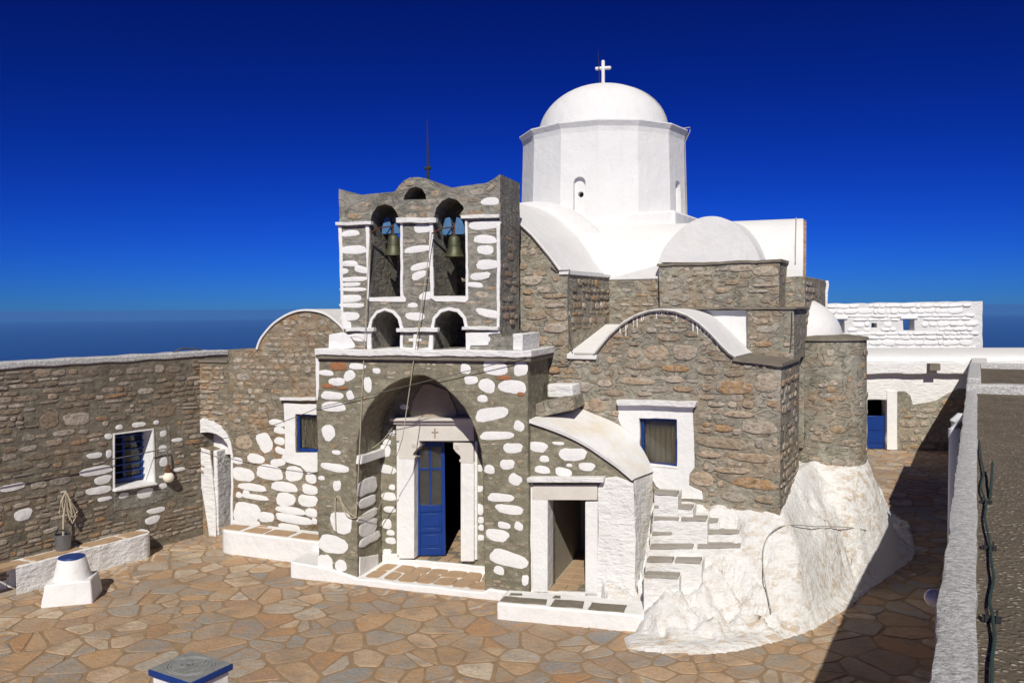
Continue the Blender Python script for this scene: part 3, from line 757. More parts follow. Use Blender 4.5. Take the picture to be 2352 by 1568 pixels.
BS = [(240, 620, 135, 42, -3), (265, 735, 175, 62, 0), (232, 832, 125, 40, 2), (318, 872, 105, 48, 12), (196, 885, 56, 42), (270, 940, 196, 34), (245, 978, 130, 30, 0), (262, 1012, 186, 28), (245, 1075, 147, 52, -3), (252, 1123, 172, 34), (235, 1200, 127, 62), (216, 1262, 62, 60),
      (745, 587, 122, 57, 0), (715, 730, 206, 46, -5), (735, 850, 160, 46, -10), (722, 912, 107, 56, -18), (772, 1058, 100, 60, -8), (677, 1122, 68, 36), (695, 1200, 132, 57, 0),
      (1180, 562, 220, 62, 0), (1185, 662, 172, 58, 5), (1187, 735, 112, 67, 0), (1200, 838, 157, 72, 0), (1150, 918, 137, 52, -3), (1115, 980, 107, 38, 5), (1205, 1178, 168, 56, 10), (1218, 397, 132, 52, 0), (1135, 1362, 160, 78, 0), (300, 1345, 100, 60, 0)]
stones_px(bw, F, ZB, BS, VB, 'white', 'paint', .0065, reg)
stones_px(bw, F, ZB, [(270, 500, 110, 44), (1228, 296, 86, 30, -42), (655, 270, 60, 34)], VB, 'stone', 'block', .016, reg)
fill(bw, F, op, VB, hu, reg, prob=.8, mat='stone', depth=.007, limit=40, ws=(.10, .3), hs_=(.05, .11), seed=31)
# painted borders and ledges
for i, pts in enumerate([
        [(158, 570), (182, 570), (196, 1190), (210, 1290), (186, 1290), (178, 1190)],
        [(350, 560), (374, 560), (376, 1068), (592, 1062), (590, 545), (608, 545), (610, 1050), (634, 1080), (630, 1098), (380, 1098), (362, 1078)],
        [(796, 535), (821, 530), (823, 1062), (1052, 1056), (1046, 525), (1062, 525), (1070, 1080), (1050, 1100), (840, 1100), (800, 1075)],
        [(1268, 560), (1292, 560), (1286, 1285), (1266, 1282)],
        [(388, 1294), (400, 1226), (436, 1180), (485, 1162), (538, 1180), (574, 1226), (590, 1292), (612, 1290), (592, 1215), (552, 1162), (487, 1142), (428, 1160), (384, 1215), (364, 1290)],
        [(824, 1288), (838, 1216), (876, 1172), (930, 1156), (988, 1170), (1029, 1217), (1046, 1286), (1068, 1284), (1050, 1208), (1002, 1150), (931, 1134), (868, 1150), (818, 1205), (800, 1285)],
        [(92, 1330), (190, 1312), (230, 1330), (388, 1300), (388, 1432), (360, 1432), (356, 1380), (300, 1340), (240, 1345), (275, 1400), (270, 1425), (190, 1432), (92, 1436)],
        [(592, 1330), (610, 1330), (612, 1420), (680, 1425), (684, 1412), (686, 1380), (650, 1376), (650, 1358), (684, 1356), (684, 1320), (706, 1320), (706, 1356), (740, 1358), (740, 1376), (706, 1380), (708, 1412), (720, 1430), (790, 1420), (796, 1330), (822, 1330), (822, 1436), (592, 1436)],
        [(1050, 1320), (1280, 1300), (1290, 1320), (1210, 1325), (1206, 1400), (1080, 1408), (1075, 1436), (1050, 1436)]]):
    strip(porch, F, ZB, pts, VB, 'white', .018, seed=40 + i)
for i, (x0, x1, y0, y1) in enumerate([(150, 398, 540, 562), (572, 852, 512, 546), (1020, 1290, 490, 514), (220, 415, 1278, 1304), (574, 866, 1276, 1304), (1030, 1284, 1270, 1296)]):
    strip(porch, F, ZB, [(x0, y0 + 4), (x1, y0), (x1, y1), (x0, y1 + 4)], VB, 'white_old', .07, 'impost_ledge', seed=60 + i, amp=.012)
# small white pier at the belfry's right foot, and the horn corner of the gable
a = F.hit(ZB(1380, 1320), VB)[0]; zb_ = F.hit(ZB(1380, 1320), VB)[1]; z0_ = cz + .05
obj('corner_pier', prism2(rough([(a - .02, z0_), (a + .16, z0_), (a + .16, zb_), (a - .02, zb_)], .08, .015, seed=9), VB + .02, VB + 1.0), 'white_old', porch, F, bev=.02)
# right end of the belfry: rubble stones on its narrow face
ue = F.hit(ZB(1289, 600), VB)[0]; zA = F.hit(ZB(1289, 1290), VB)[1]; zBt = F.hit(ZB(1289, 260), VB)[1]
fill(bw, FS, [(VB + .03, zA), (VB + TB - .03, zA), (VB + TB - .03, zBt - .25), (VB + .03, zBt - .05)], -ue + .012, prob=.7, mat='stone', depth=.012, limit=30, seed=33, ws=(.14, .4), hs_=(.06, .13))
fill(pw, FS, [(.06, 2.2), (VD - .04, 2.2), (VD - .04, zt - .15), (.06, zt - .15)], -xp1 + .006, prob=.3, mat='stone', depth=.008, limit=10, seed=34)

# bells
def bell(px, label, rp):
    c = F.hit(ZB(px[0], px[1]), VB + .35); z = c[1]; rad = .172
    t = thing('bell', label, 'bell', F.M @ Vector((c[0], VB + .35, z)), 'bells in the belfry')
    Mw = F.M @ Matrix.Translation((c[0], VB + .35, z))
    prof = [(.0, .36), (.05, .36), (.085, .335), (.098, .29), (.105, .22), (.116, .14), (.135, .07), (.16, .02), (rad, .0), (rad - .012, -.012), (rad - .03, .0), (.12, .06), (.09, .2), (.07, .3), (0, .32)]
    obj('bell_body', lathe(prof, 28), 'bronze', t, world=Mw, smooth=40)
    obj('rim_band', lathe([(.112, .18), (.117, .18), (.115, .2), (.108, .2)], 28), 'bronze', t, world=Mw)
    bmc = tube([(0, 0, .3), (0, 0, .0)], .008); bmesh.ops.create_uvsphere(bmc, u_segments=10, v_segments=8, radius=.03, matrix=Matrix.Translation((0, 0, -.03))); obj('clapper', bmc, 'rust', t, world=Mw)
    for s_ in (-1, 1):
        y = [(s_ * .03, .37), (s_ * .2, .37), (s_ * .2, .47), (s_ * .14, .66), (s_ * .06, .66), (s_ * .03, .52)]
        obj('yoke', prism2(y, -.05, .05), 'blue_pale', t, world=Mw, bev=.008)
    obj('hanger', tube([(0, 0, .35), (0, 0, .56)], .022, 8), 'rust', t, world=Mw)
    obj('axle', tube([(-.38, 0, .56), (.38, 0, .56)], .018, 8), 'iron', t, world=Mw)
    obj('lever', tube([(0, -.03, .5), (-.12, -.25, .46), (-.2, -.48, .36)], .012, 6), 'rust', t, world=Mw)
    return Mw @ Vector((-.2, -.48, .36))
ra = bell((545, 775), 'bronze bell with blue yoke in the left opening of the belfry', 0)
rb = bell((970, 785), 'bronze bell with blue yoke in the right opening of the belfry', 0)
hook = F.M @ Vector((F.hit(ZC(378, 990), -.02)[0] - .0, -.03, F.hit(ZC(378, 990), -.02)[1]))
o = obj('bell_rope', tube([ra, ra.lerp(hook, .5) + Vector((0, 0, -.02)), hook], .008), 'rope'); tag(o, 'pale bell rope from the left bell down to the hook on the porch pier', 'rope', 'bell ropes')
low = F.M @ Vector((F.hit(ZC(505, 940), .5)[0], .5, F.hit(ZC(505, 940), .5)[1]))
mid = F.M @ Vector((F.hit(ZC(640, 540), -.05)[0], -.05, F.hit(ZC(640, 540), -.05)[1]))
o = obj('bell_rope', tube([rb, rb.lerp(mid, .5), mid, mid.lerp(low, .5) + Vector((.0, 0, -.03)), low, hook + Vector((.03, 0, 0))], .008), 'rope'); tag(o, 'pale bell rope from the right bell hanging across the arch', 'rope', 'bell ropes')
# rope loop hanging on the pier
lp = [F.M @ Vector((*([F.hit(ZC(x, y), -.03)[0]]), -.03, F.hit(ZC(x, y), -.03)[1])) for x, y in [(262, 1070), (258, 960), (262, 880), (285, 875), (300, 930), (330, 985), (378, 992), (330, 960), (285, 890), (270, 876)]]
o = obj('rope_loop', tube([Vector(p_) for p_ in catmull([tuple(p_) for p_ in lp], 4)], .011), 'rope'); tag(o, 'coiled rope hanging from a hook on the left porch pier', 'rope')
# lightning rods
c_ = F.hit((983, 400), VB + .5); zt_ = F.hit((983, 275), VB + .5)[1]
t = thing('lightning_rod', 'dark lightning rod standing on top of the belfry', 'lightning rod', F.M @ Vector((c_[0], VB + .5, c_[1] - .1)))
obj('rod', tube([(c_[0], VB + .5, c_[1] - .15), (c_[0], VB + .5, c_[1] + .5), (c_[0] - .006, VB + .5, zt_)], .028, 8, taper=.006), 'iron', t, F)
obj('clamp', tube([(c_[0] - .06, VB + .5, c_[1] + .10), (c_[0] + .06, VB + .5, c_[1] + .10)], .03, 8), 'iron', t, F)

# ================================================================== the church
church = thing('domed_church', 'whitewashed dome on stone church with vaulted white roofs and side chapel', 'church', C.M @ Vector((2, 3, 0)))
# west wall left of the porch (in F)
wt = [(908, 246), (908, 240), (1030, 236), (1042, 205), (1060, 178), (1100, 135), (1160, 99), (1220, 86), (1290, 97), (1340, 130), (1370, 165)]
wp = F.poly(zz(ZA, wt), VW); xr_ = F.hit((800, 900), VW)[0]; xl_ = F.hit(ZW(535, 900), VW)[0]
wp = [(wp[1][0], -.1)] + wp[1:] + [(xr_, wp[-1][1]), (xr_, -.1)]
# keep the passage side free
wl = F.hit(ZA(908, 600), VW)[0]
wopen = F.poly(zz(ZW, [(1028, 436), (1195, 436), (1195, 722), (1028, 718)]), VW)
wpr = rough(wp, .14, .012, seed=12)
xarch = F.hit(ZW(548, 1000), VW)[0]
ww_ = obj('west_wall', prism2(wpr, VW, VW + .6, [wopen]), 'mortar_corner', church, F, bev=.015)
reg = []
WW = [(795, 645, 105, 150, -28), (728, 765, 127, 72, 8), (832, 867, 207, 108, 5), (1012, 877, 127, 117), (895, 793, 112, 57, -5), (635, 883, 165, 95, 3), (590, 780, 80, 52, 5), (700, 978, 207, 58, 3), (720, 1050, 200, 40, 3), (602, 1035, 46, 42), (655, 1024, 48, 50), (940, 975, 207, 70, 3), (950, 1068, 140, 104), (1130, 995, 118, 72, 5), (1115, 1078, 140, 88, 5), (1140, 915, 80, 70), (985, 1150, 217, 58, 4), (1140, 1168, 95, 62, 5), (1010, 1215, 280, 64, 4), (808, 1200, 107, 77), (975, 1280, 165, 60), (660, 1165, 190, 150), (655, 1250, 205, 70), (1165, 1230, 40, 45), (885, 500, 122, 48, 8), (905, 555, 90, 48, 8), (905, 635, 80, 55, 5), (910, 705, 74, 50, 20)]
stones_px(ww_, F, ZW, WW, VW, 'white', 'paint', .0065, reg)
stones_px(ww_, F, ZW, [(640, 645, 120, 105), (585, 535, 90, 50), (1020, 95, 80, 50), (1115, 105, 50, 50), (860, 175, 60, 40), (630, 160, 100, 50), (780, 335, 60, 30), (1090, 165, 50, 24), (560, 405, 70, 40), (590, 485, 50, 30)], VW, 'stone', 'round', .014, reg)
fill(ww_, F, wpr, VW, [wopen, F.poly(zz(ZW, [(930, 300), (1190, 300), (1190, 900), (930, 800)]), VW)], reg, prob=.75, mat='stone', kind='round', depth=.01, limit=25, ws=(.08, .24), hs_=(.05, .12), seed=41)
strip(church, F, ZW, [(520, 600), (545, 640), (560, 740), (562, 1290), (546, 1290), (544, 740), (520, 655)], VW, 'white', .02)
strip(church, F, ZW, [(938, 352), (1190, 362), (1190, 438), (1026, 436), (1026, 720), (1190, 722), (1190, 862), (1120, 882), (1065, 822), (965, 795), (925, 760), (950, 690)], VW, 'white', .02, 'window_surround')
strip(church, F, ZW, [(925, 306), (1190, 310), (1190, 332), (926, 328)], VW, 'white_old', .1, 'window_hood')
def window(parent, fr, Z, x0, y0, x1, y1, v, dep=.16, fw=.045, bars=False, curtain='curtain'):
    a = fr.hit(Z(x0, y1), v); b_ = fr.hit(Z(x1, y0), v); u_0, u_1, z_0, z_1 = a[0], b_[0], a[1], b_[1]; y = v + dep
    bm = bmesh.new()
    for A in ((u_0, u_0 + fw, z_0, z_1), (u_1 - fw, u_1, z_0, z_1), (u_0 + fw, u_1 - fw, z_0, z_0 + fw * 1.5), (u_0 + fw, u_1 - fw, z_1 - fw * 1.3, z_1)): box(A[0] + .0005, A[1] - .0005, y, y + .06, A[2] + .0005, A[3] - .0005, bm)
    wn = obj('window', bm, 'blue', parent, fr, bev=.006)
    obj('pane', box(u_0 + fw, u_1 - fw, y + .025, y + .03, z_0 + fw, z_1 - fw), 'glass', wn, fr)
    rows = []
    for k in range(2):
        rows.append([(u_0 + (u_1 - u_0) * i / 24, y + .09 + .012 * sin(i * 1.9), z_1 if k else z_0) for i in range(25)])
    obj('curtain', grid_surface(rows), curtain, wn, fr, smooth=60)
    return wn, (u_0, u_1, z_0, z_1, y)
window(church, F, ZW, 1030, 438, 1193, 716, VW, .06)
# vault over the left aisle: white rim and roof behind the arch
ar = F.poly(zz(ZA, [(1030, 240), (1042, 205), (1060, 178), (1100, 135), (1160, 99), (1220, 86), (1290, 97), (1340, 130), (1375, 170), (1400, 240)]), VW)
def shell(prof, t, lo=None):                       # band of thickness t outside an open profile
    P = catmull(prof, 4); up = []
    for i, p_ in enumerate(P):
        a, b_ = P[max(0, i - 1)], P[min(len(P) - 1, i + 1)]; dx, dz = b_[0] - a[0], b_[1] - a[1]; l = hypot(dx, dz) or 1
        up.append((p_[0] - dz / l * t, p_[1] + dx / l * t))
    return P + up[::-1]
obj('aisle_vault', prism2(shell(ar, .045), VW - .04, VW + 4), 'plaster', church, F, bev=.01, smooth=None)

# ---- chapel front
ca_ = [(565, 551), (600, 500), (650, 440), (720, 375), (800, 325), (880, 296), (960, 286), (1040, 296), (1110, 321), (1180, 366), (1250, 430), (1310, 495), (1360, 545), (1395, 566)]
cf = C.poly(zz(ZD, [(415, 552)] + ca_ + [(1668, 600)]), 0)
xR = C.hit(ZD(1667, 1000), 0)[0]; xL = C.hit((1225, 900), 0)[0]
uM = C.hit((1440, 900), 0)[0]
cp = [(xL, 2.6), (uM, 2.6), (uM, .2), (xR, .2), (xR, cf[-1][1])] + cf[-2::-1] + [(xL, cf[0][1])]
wop = C.poly(zz(ZD, [(826, 921), (1054, 924), (1054, 1210), (834, 1180)]), 0)
cpr = rough(cp, .14, .012, seed=13)
ch = obj('chapel_wall', prism2(cpr, 0, .35, [wop]), 'mortar_chapel', church, C, bev=.015)
obj('chapel_body', prism2(cp, .352, 1.72), 'mortar_chapel', church, C)
reg = []
NS = [(930, 530, 140, 95), (1100, 530, 145, 90), (835, 608, 180, 46), (795, 535, 80, 50), (1040, 625, 170, 40, 3), (810, 700, 220, 44, 2), (1035, 690, 115, 38), (1235, 640, 130, 46), (915, 748, 160, 36), (1085, 745, 120, 34), (680, 770, 140, 40), (620, 712, 90, 40), (1225, 735, 65, 42), (1390, 740, 220, 85), (1395, 655, 130, 36), (1230, 797, 90, 26), (1580, 710, 150, 110, 8), (1285, 838, 105, 26), (1475, 838, 65, 45), (1420, 897, 180, 40), (1540, 975, 220, 80), (1330, 980, 110, 40), (1215, 992, 85, 32), (1320, 1065, 310, 70, 2), (1540, 1065, 50, 60), (1635, 1065, 30, 40), (1240, 1135, 140, 40), (1500, 1155, 290, 54, 2), (1380, 1230, 220, 36), (1200, 1280, 135, 90), (1515, 1310, 290, 60, 2), (1310, 1310, 40, 40), (1390, 1390, 160, 56, 3), (1575, 1403, 120, 44), (580, 845, 110, 80), (505, 735, 66, 60), (1000, 443, 130, 38), (800, 480, 60, 18), (570, 635, 72, 46), (690, 890, 46, 40), (505, 850, 50, 50), (725, 647, 50, 22), (800, 658, 46, 22), (1640, 1222, 32, 42), (1225, 1210, 32, 42), (1210, 575, 50, 34), (660, 575, 60, 40), (1300, 730, 30, 60), (800, 400, 50, 26), (1140, 420, 70, 34), (900, 400, 60, 26), (1380, 840, 50, 36), (620, 800, 60, 24), (860, 775, 90, 26), (1620, 835, 60, 40), (1410, 1000, 60, 40)]
stones_px(ch, C, ZD, NS, 0, 'stone', 'round', .022, reg)
sur = C.poly(zz(ZD, [(690, 790), (1180, 790), (1160, 1330), (690, 1330)]), 0)
fill(ch, C, cpr, 0, [sur], reg, prob=.85, mat='stone', kind='round', depth=.012, limit=20, ws=(.06, .2), hs_=(.04, .09), seed=51, gap=.03)
# chapel window with white surround and hood
strip(church, C, ZD, [(704, 808), (1172, 818), (1146, 870), (1158, 1210), (1128, 1250), (1124, 1316), (1200, 1350), (1210, 1400), (1060, 1400), (930, 1330), (840, 1185), (1053, 1210), (1052, 924), (827, 921), (834, 1185), (740, 1030), (704, 930)], 0, 'white', .02, 'window_surround')
strip(church, C, ZD, [(706, 806), (1176, 820), (1172, 850), (712, 838)], 0, 'white_old', .13, 'window_hood')
strip(church, C, ZD, [(838, 1184), (1054, 1211), (1056, 1222), (840, 1200)], 0, 'white', .03, 'window_sill')
window(church, C, ZD, 832, 924, 1053, 1205, 0, .06, .045)
# its white barrel roof, the gutter against the nave and the slate ledge on the right
prof = C.poly(zz(ZD, ca_), 0)
obj('chapel_vault', prism2(shell(prof, .045), -.04, 1.75), 'plaster', church, C, bev=.01)
g0 = C.hit(ZD(400, 545), 0)[0]; g1 = C.hit(ZD(575, 548), 0)[0]; gz0 = C.hit(ZD(480, 548), 0)[1]
u1 = C.hit((1304, 700), 0)[0]
obj('roof_gutter', hexa(bmesh.new(), [(g0, -.05, gz0 - .06), (g1, -.05, gz0 - .06), (g1 + .02, 1.75, gz0 - .06), (u1, 1.75, gz0 - .06), (g0, -.05, gz0 + .02), (g1, -.05, gz0 + .0), (g1 + .15, 1.75, gz0 + .5), (u1, 1.75, gz0 + .5)]), 'plaster_stained', church, C, bev=.01)
bm = bmesh.new(); r9 = random.Random(9)
for k in range(34):
    i = r9.uniform(2.2, 10.8); a_, b_ = prof[int(i)], prof[int(i) + 1]; t_ = i % 1; x_ = a_[0] + (b_[0] - a_[0]) * t_; z_ = a_[1] + (b_[1] - a_[1]) * t_; ln2 = r9.choice((.03, .04, .05, .06, .08, .1, .2)) * r9.uniform(.6, 1.2); w2 = r9.uniform(.004, .009)
    hexa(bm, [(x_ - w2, -.006, z_ - ln2), (x_ + w2, -.006, z_ - ln2), (x_ + w2, .02, z_ - ln2), (x_ - w2, .02, z_ - ln2), (x_ - w2 * 1.8, -.008, z_ + .01), (x_ + w2 * 1.8, -.008, z_ + .01), (x_ + w2, .02, z_ + .01), (x_ - w2, .02, z_ + .01)])
o = obj('lime_drips', bm, 'white', church, C); o['kind'] = 'stuff'
e0 = C.hit(ZD(1385, 565), 0); e1 = C.hit(ZD(1690, 600), 0)
obj('slate_ledge', prism2(rough([(e0[0], e0[1] - .03), (xR + .04, e1[1] - .03), (xR + .04, e1[1] + .02), (e0[0], e0[1] + .02)], .08, .014, seed=8), -.06, 1.6), 'slate', church, C)
# right pier standing on the ledge
VP_ = 1.2; pu0 = C.hit(ZD(1468, 400), VP_)[0]; pu1 = min(xR - .01, C.hit(ZD(1785, 400), VP_)[0]); pz0 = e1[1] - .02; pz1 = C.hit(ZD(1600, 272), VP_)[1]
pr = obj('pier', prism2(rough([(pu0, pz0), (pu1, pz0), (pu1, pz1), (pu0, pz1)], .14, .012, seed=14), VP_, 2.6), 'mortar_chapel', church, C, bev=.015)
obj('pier_ledge', prism2(rough([(pu0 - 1.75, pz1), (pu1 + .04, pz1), (pu1 + .04, pz1 + .035), (pu0 - 1.75, pz1 + .035)], .09, .01, seed=44), VP_ - .03, 2.5), 'slate', church, C)
fill(pr, C, [(pu0, pz0), (pu1, pz0), (pu1, pz1), (pu0, pz1)], VP_, prob=.7, mat='stone', kind='round', depth=.016, limit=14, ws=(.1, .3), hs_=(.06, .14), seed=52)
# chapel right face
xs_ = -xR; zc1 = cf[-1][1]
fill(ch, CS, [(.03, 1.2), (1.7, 1.2), (1.7, zc1 - .1), (.03, zc1 - .1)], xs_ - .0, prob=.75, mat='stone', kind='block', depth=.014, limit=15, seed=53, ws=(.12, .34), hs_=(.06, .14))

# ---- west gable of the nave
gp = [(870, 700), (893, 640), (916, 588), (960, 520), (1020, 470), (1090, 452), (1140, 472), (1181, 509), (1225, 549), (1263, 596), (1286, 624), (1304, 628)]
gu = C.poly(gp, -.02)
poly = [(gu[0][0], 3.8)] + [(gu[-1][0], 3.8)] + gu[::-1]
gpr = rough(poly, .15, .01, seed=15)
ga = obj('gable_wall', prism2(gpr, -.02, 2.4), 'mortar_chapel', church, C, bev=.012)
reg = []
stones_px(ga, C, ZD, [(215, 310, 130, 50), (365, 310, 90, 60), (325, 385, 140, 55), (320, 195, 150, 26), (170, 230, 70, 70), (260, 155, 80, 40), (190, 100, 120, 60), (165, 170, 60, 30), (240, 460, 90, 50), (345, 470, 80, 40), (150, 380, 60, 60), (200, 392, 40, 44), (320, 635, 70, 40), (230, 60, 90, 30), (170, 50, 50, 40), (130, 20, 60, 40), (320, 250, 120, 24)], -.02, 'stone', 'round', .022, reg)
fill(ga, C, gpr, -.02, reg=reg, prob=.9, mat='stone', kind='round', depth=.014, limit=25, ws=(.1, .3), hs_=(.06, .13), seed=54)
un = gu[-1][0]; zn = gu[-1][1]
fill(ga, CS, [(.05, gz0 + .3), (2.3, gz0 + .5), (2.3, zn - .05), (.05, zn - .05)], -un, prob=.85, mat='stone_dark', kind='round', depth=.018, limit=12, ws=(.1, .28), hs_=(.06, .14), seed=55)
obj('narthex_vault', prism2(shell(gu[:-1], .05), -.05, 2.42), 'plaster', church, C, bev=.012)
obj('eave_strip', box(gu[-2][0], un + .03, -.05, 2.4, zn - .015, zn + .035), 'plaster', church, C)
# ---- raised vault of the west arm
VA = 2.4
av = C.poly([(1240 - 214, 642), (1240 - 196, 570), (1240 - 150, 510), (1240 - 80, 474), (1231, 463), (1289, 473), (1331, 498), (1374, 532), (1412, 570), (1442, 617), (1456, 645)], VA)
avc = catmull(av, 4); lowz = av[-1][1] - .7
obj('west_arm_vault', prism2([(avc[0][0], lowz)] + avc + [(avc[-1][0], lowz)], VA, 4.6), 'plaster', church, C, bev=.02, smooth=None)
# ---- corner wall between nave and side block
VQ = 1.9
q0 = C.hit((1412, 690), VQ)[0]; q1 = C.hit((1514, 690), VQ)[0]; qz = C.hit((1460, 640), VQ)[1]; qz2 = C.hit((1480, 606), VQ)[1]
cw = obj('corner_wall', prism2(rough([(q0 - .3, 3.6), (q1 + .2, 3.6), (q1 + .2, qz), (q0 - .3, qz - .03)], .12, .012, seed=16), VQ, 3.2), 'mortar_chapel', church, C, bev=.012)
fill(cw, C, [(q0, 4.1), (q1, 4.1), (q1, qz - .03), (q0, qz - .03)], VQ, prob=.8, mat='stone', kind='round', depth=.014, limit=10, seed=56, ws=(.1, .28), hs_=(.06, .14))
obj('corner_cap', hexa(bmesh.new(), [(q0 - .25, VQ - .02, qz - .02), (q1 + .05, VQ - .02, qz - .02), (q1 + .05, 4.2, qz - .02), (q0 - .25, 4.2, qz - .02), (q0 - .1, VQ - .02, qz + .03), (q1 + .05, VQ - .02, qz2), (q1 + .05, 4.2, qz2 + .1), (q0 - .1, 4.2, qz + .3)]), 'plaster_stained', church, C, bev=.02)
# ---- side block with lunette vault
VS = 1.72
s0 = C.hit(ZD(942, 200), VS)[0]; s1 = C.hit(ZD(1660, 200), VS)[0]; sz = C.hit((1650, 605), VS)[1]; sb = C.hit((1650, 712), VS)[1]
sp_ = rough([(s0, 3.4), (s1, 3.4), (s1, sz), (s0, sz)], .14, .012, seed=17)
sbk = obj('side_block', prism2(sp_, VS, 3.4), 'mortar_chapel', church, C, bev=.015)
reg = []
stones_px(sbk, C, ZD, [(1580, 130, 160, 18), (1320, 160, 80, 36), (1380, 115, 90, 26), (1090, 205, 70, 40), (985, 215, 40, 40), (1430, 30, 140, 40), (1580, 45, 150, 60), (1240, 185, 60, 60), (1580, 215, 60, 40), (1040, 70, 40, 16), (1160, 65, 36, 16), (1535, 165, 120, 20), (1365, 225, 36, 30), (1040, 240, 50, 26), (960, 160, 30, 30)], VS, 'stone', 'round', .018, reg)
fill(sbk, C, [(s0, sb - .1), (s1, sb - .1), (s1, sz), (s0, sz)], VS, reg=reg, prob=.6, mat='stone', kind='round', depth=.012, limit=12, ws=(.08, .2), hs_=(.05, .1), seed=57)
ln_ = [(924, 1206), (950, 1140), (1000, 1072), (1070, 1008), (1140, 970), (1200, 957), (1262, 962), (1330, 992), (1400, 1055), (1450, 1130), (1482, 1206)]
lu = catmull(C.poly(zz(Z4, ln_), VS + .1), 4)
obj('side_vault', prism2(lu, VS + .1, 4.4), 'plaster', church, C, bev=.05)
strip(church, C, ZD, [(880, 277), (1466, 277), (1476, 370), (1560, 510), (1575, 600), (1000, 600)], 1.3, 'plaster', .0, 'whitewashed_spandrel', amp=.004)
obj('side_block_top', prism2(rough([(s0 - .02, sz - .01), (s1 + .03, sz - .01), (s1 + .03, sz + .035), (s0 - .02, sz + .035)], .08, .012, seed=18), VS - .03, 3.4), 'slate', church, C)
# wall under the transept, right of the side block
VT = 2.35
t0 = C.hit(ZD(1640, 200), VT)[0]; t1 = C.hit(ZD(1812, 200), VT)[0]; tz = C.hit(ZD(1740, 78), VT)[1]
tw = obj('transept_wall', prism2(rough([(t0, 2.2), (t1, 2.2), (t1, tz), (t0, tz)], .14, .012, seed=19), VT, 5.0), 'mortar_chapel', church, C, bev=.015)
fill(tw, C, [(t0, 4.4), (t1, 4.4), (t1, tz), (t0, tz)], VT, prob=.6, mat='stone', kind='round', depth=.012, limit=10, seed=58, ws=(.1, .26), hs_=(.06, .12))
fill(tw, CS, [(VT + .03, 2.4), (VT + 1.3, 2.4), (VT + 1.3, tz), (VT + .03, tz)], -t1, prob=.7, mat='stone', kind='block', depth=.012, limit=8, seed=59)
# south arm vault: profile in (depth, height), running along the wall
ridge = C.hit((1770, 505), 3.55)[1]; ty_ = (T2.I @ (C.M @ Vector((C.hit((1770, 560), 3.55)[0], 3.55, 0)))).y - 3.55
tv = []
for k in range(17):
    a = pi * k / 16; tv.append((3.55 + ty_ - 1.2 * cos(a), tz + (ridge - tz) * sin(a)))
ut = T2.hit((1845, 560), 2.5 + ty_)[0]
obj('south_arm_vault', prism2([(tv[0][0], tz - .1)] + tv + [(tv[-1][0], tz - .1)], -ut, -(ut - 4.2)), 'plaster', church, TS, bev=.02)
tv2 = [(3.55 + ty_ - 1.17 * cos(pi * k / 16), tz + (ridge - tz - .03) * sin(pi * k / 16)) for k in range(17)]
obj('south_gable', prism2([(tv2[0][0], tz - .6)] + tv2 + [(tv2[-1][0], tz - .6)], -ut - .05, -ut + .002), 'stone_dark', church, TS, bev=.01)
# ---- drum and dome
dcx = None
d_ = ray((1386, 400)); d_.z = 0; d_.normalize(); DC = Vector((0, 0, 0)) + d_ * 18.9
Dm = Matrix.Translation((DC.x, DC.y, 0)); YD = DC.y
scl = 18.9 / FP
def zat(p_, dist):
    d = ray(p_); return CZ + d.z / hypot(d.x, d.y) * dist
RD = 188 * scl * .985; zT = zat((1200, 322), 18.9); zB = 6.3
off = atan2(-DC.y, -DC.x)
def ring_poly(rad, z, n=14, ph=R(-3) - R(0)):
    return [(rad * cos(off + ph + 2 * pi * k / n), rad * sin(off + ph + 2 * pi * k / n), z) for k in range(n)]
bm = bmesh.new()
prof = [(RD * 1.035, zB - .6), (RD * 1.02, zB), (RD * .985, zT - .28), (RD * .985, zT - .2), (RD * .995, zT - .1), (RD * 1.03, zT + .0), (RD * 1.028, zT + .025), (RD * .74, zT + .09)]
rings = [[bm.verts.new(p_) for p_ in ring_poly(a, b_)] for a, b_ in prof]
for A, Bq in zip(rings, rings[1:]):
    for k in range(14): bm.faces.new((A[k], A[(k + 1) % 14], Bq[(k + 1) % 14], Bq[k]))
bm.faces.new(rings[0]); bm.faces.new(rings[-1])
drum = obj('drum', bm, 'plaster', church, world=Dm)
def cut(o, cbm):
    bmesh.ops.recalc_face_normals(cbm, faces=cbm.faces[:])
    cm = bpy.data.meshes.new('c'); cbm.to_mesh(cm); cbm.free(); co = bpy.data.objects.new('c', cm); col.objects.link(co); co.matrix_world = WM[o.name]
    md = o.modifiers.new('b', 'BOOLEAN'); md.object = co; md.operation = 'DIFFERENCE'; md.solver = 'EXACT'
    bpy.context.view_layer.update()
    dg = bpy.context.evaluated_depsgraph_get(); me = bpy.data.meshes.new_from_object(o.evaluated_get(dg)); o.modifiers.remove(md)
    o.data = me; bpy.data.objects.remove(co); bpy.data.meshes.remove(cm)
    return o
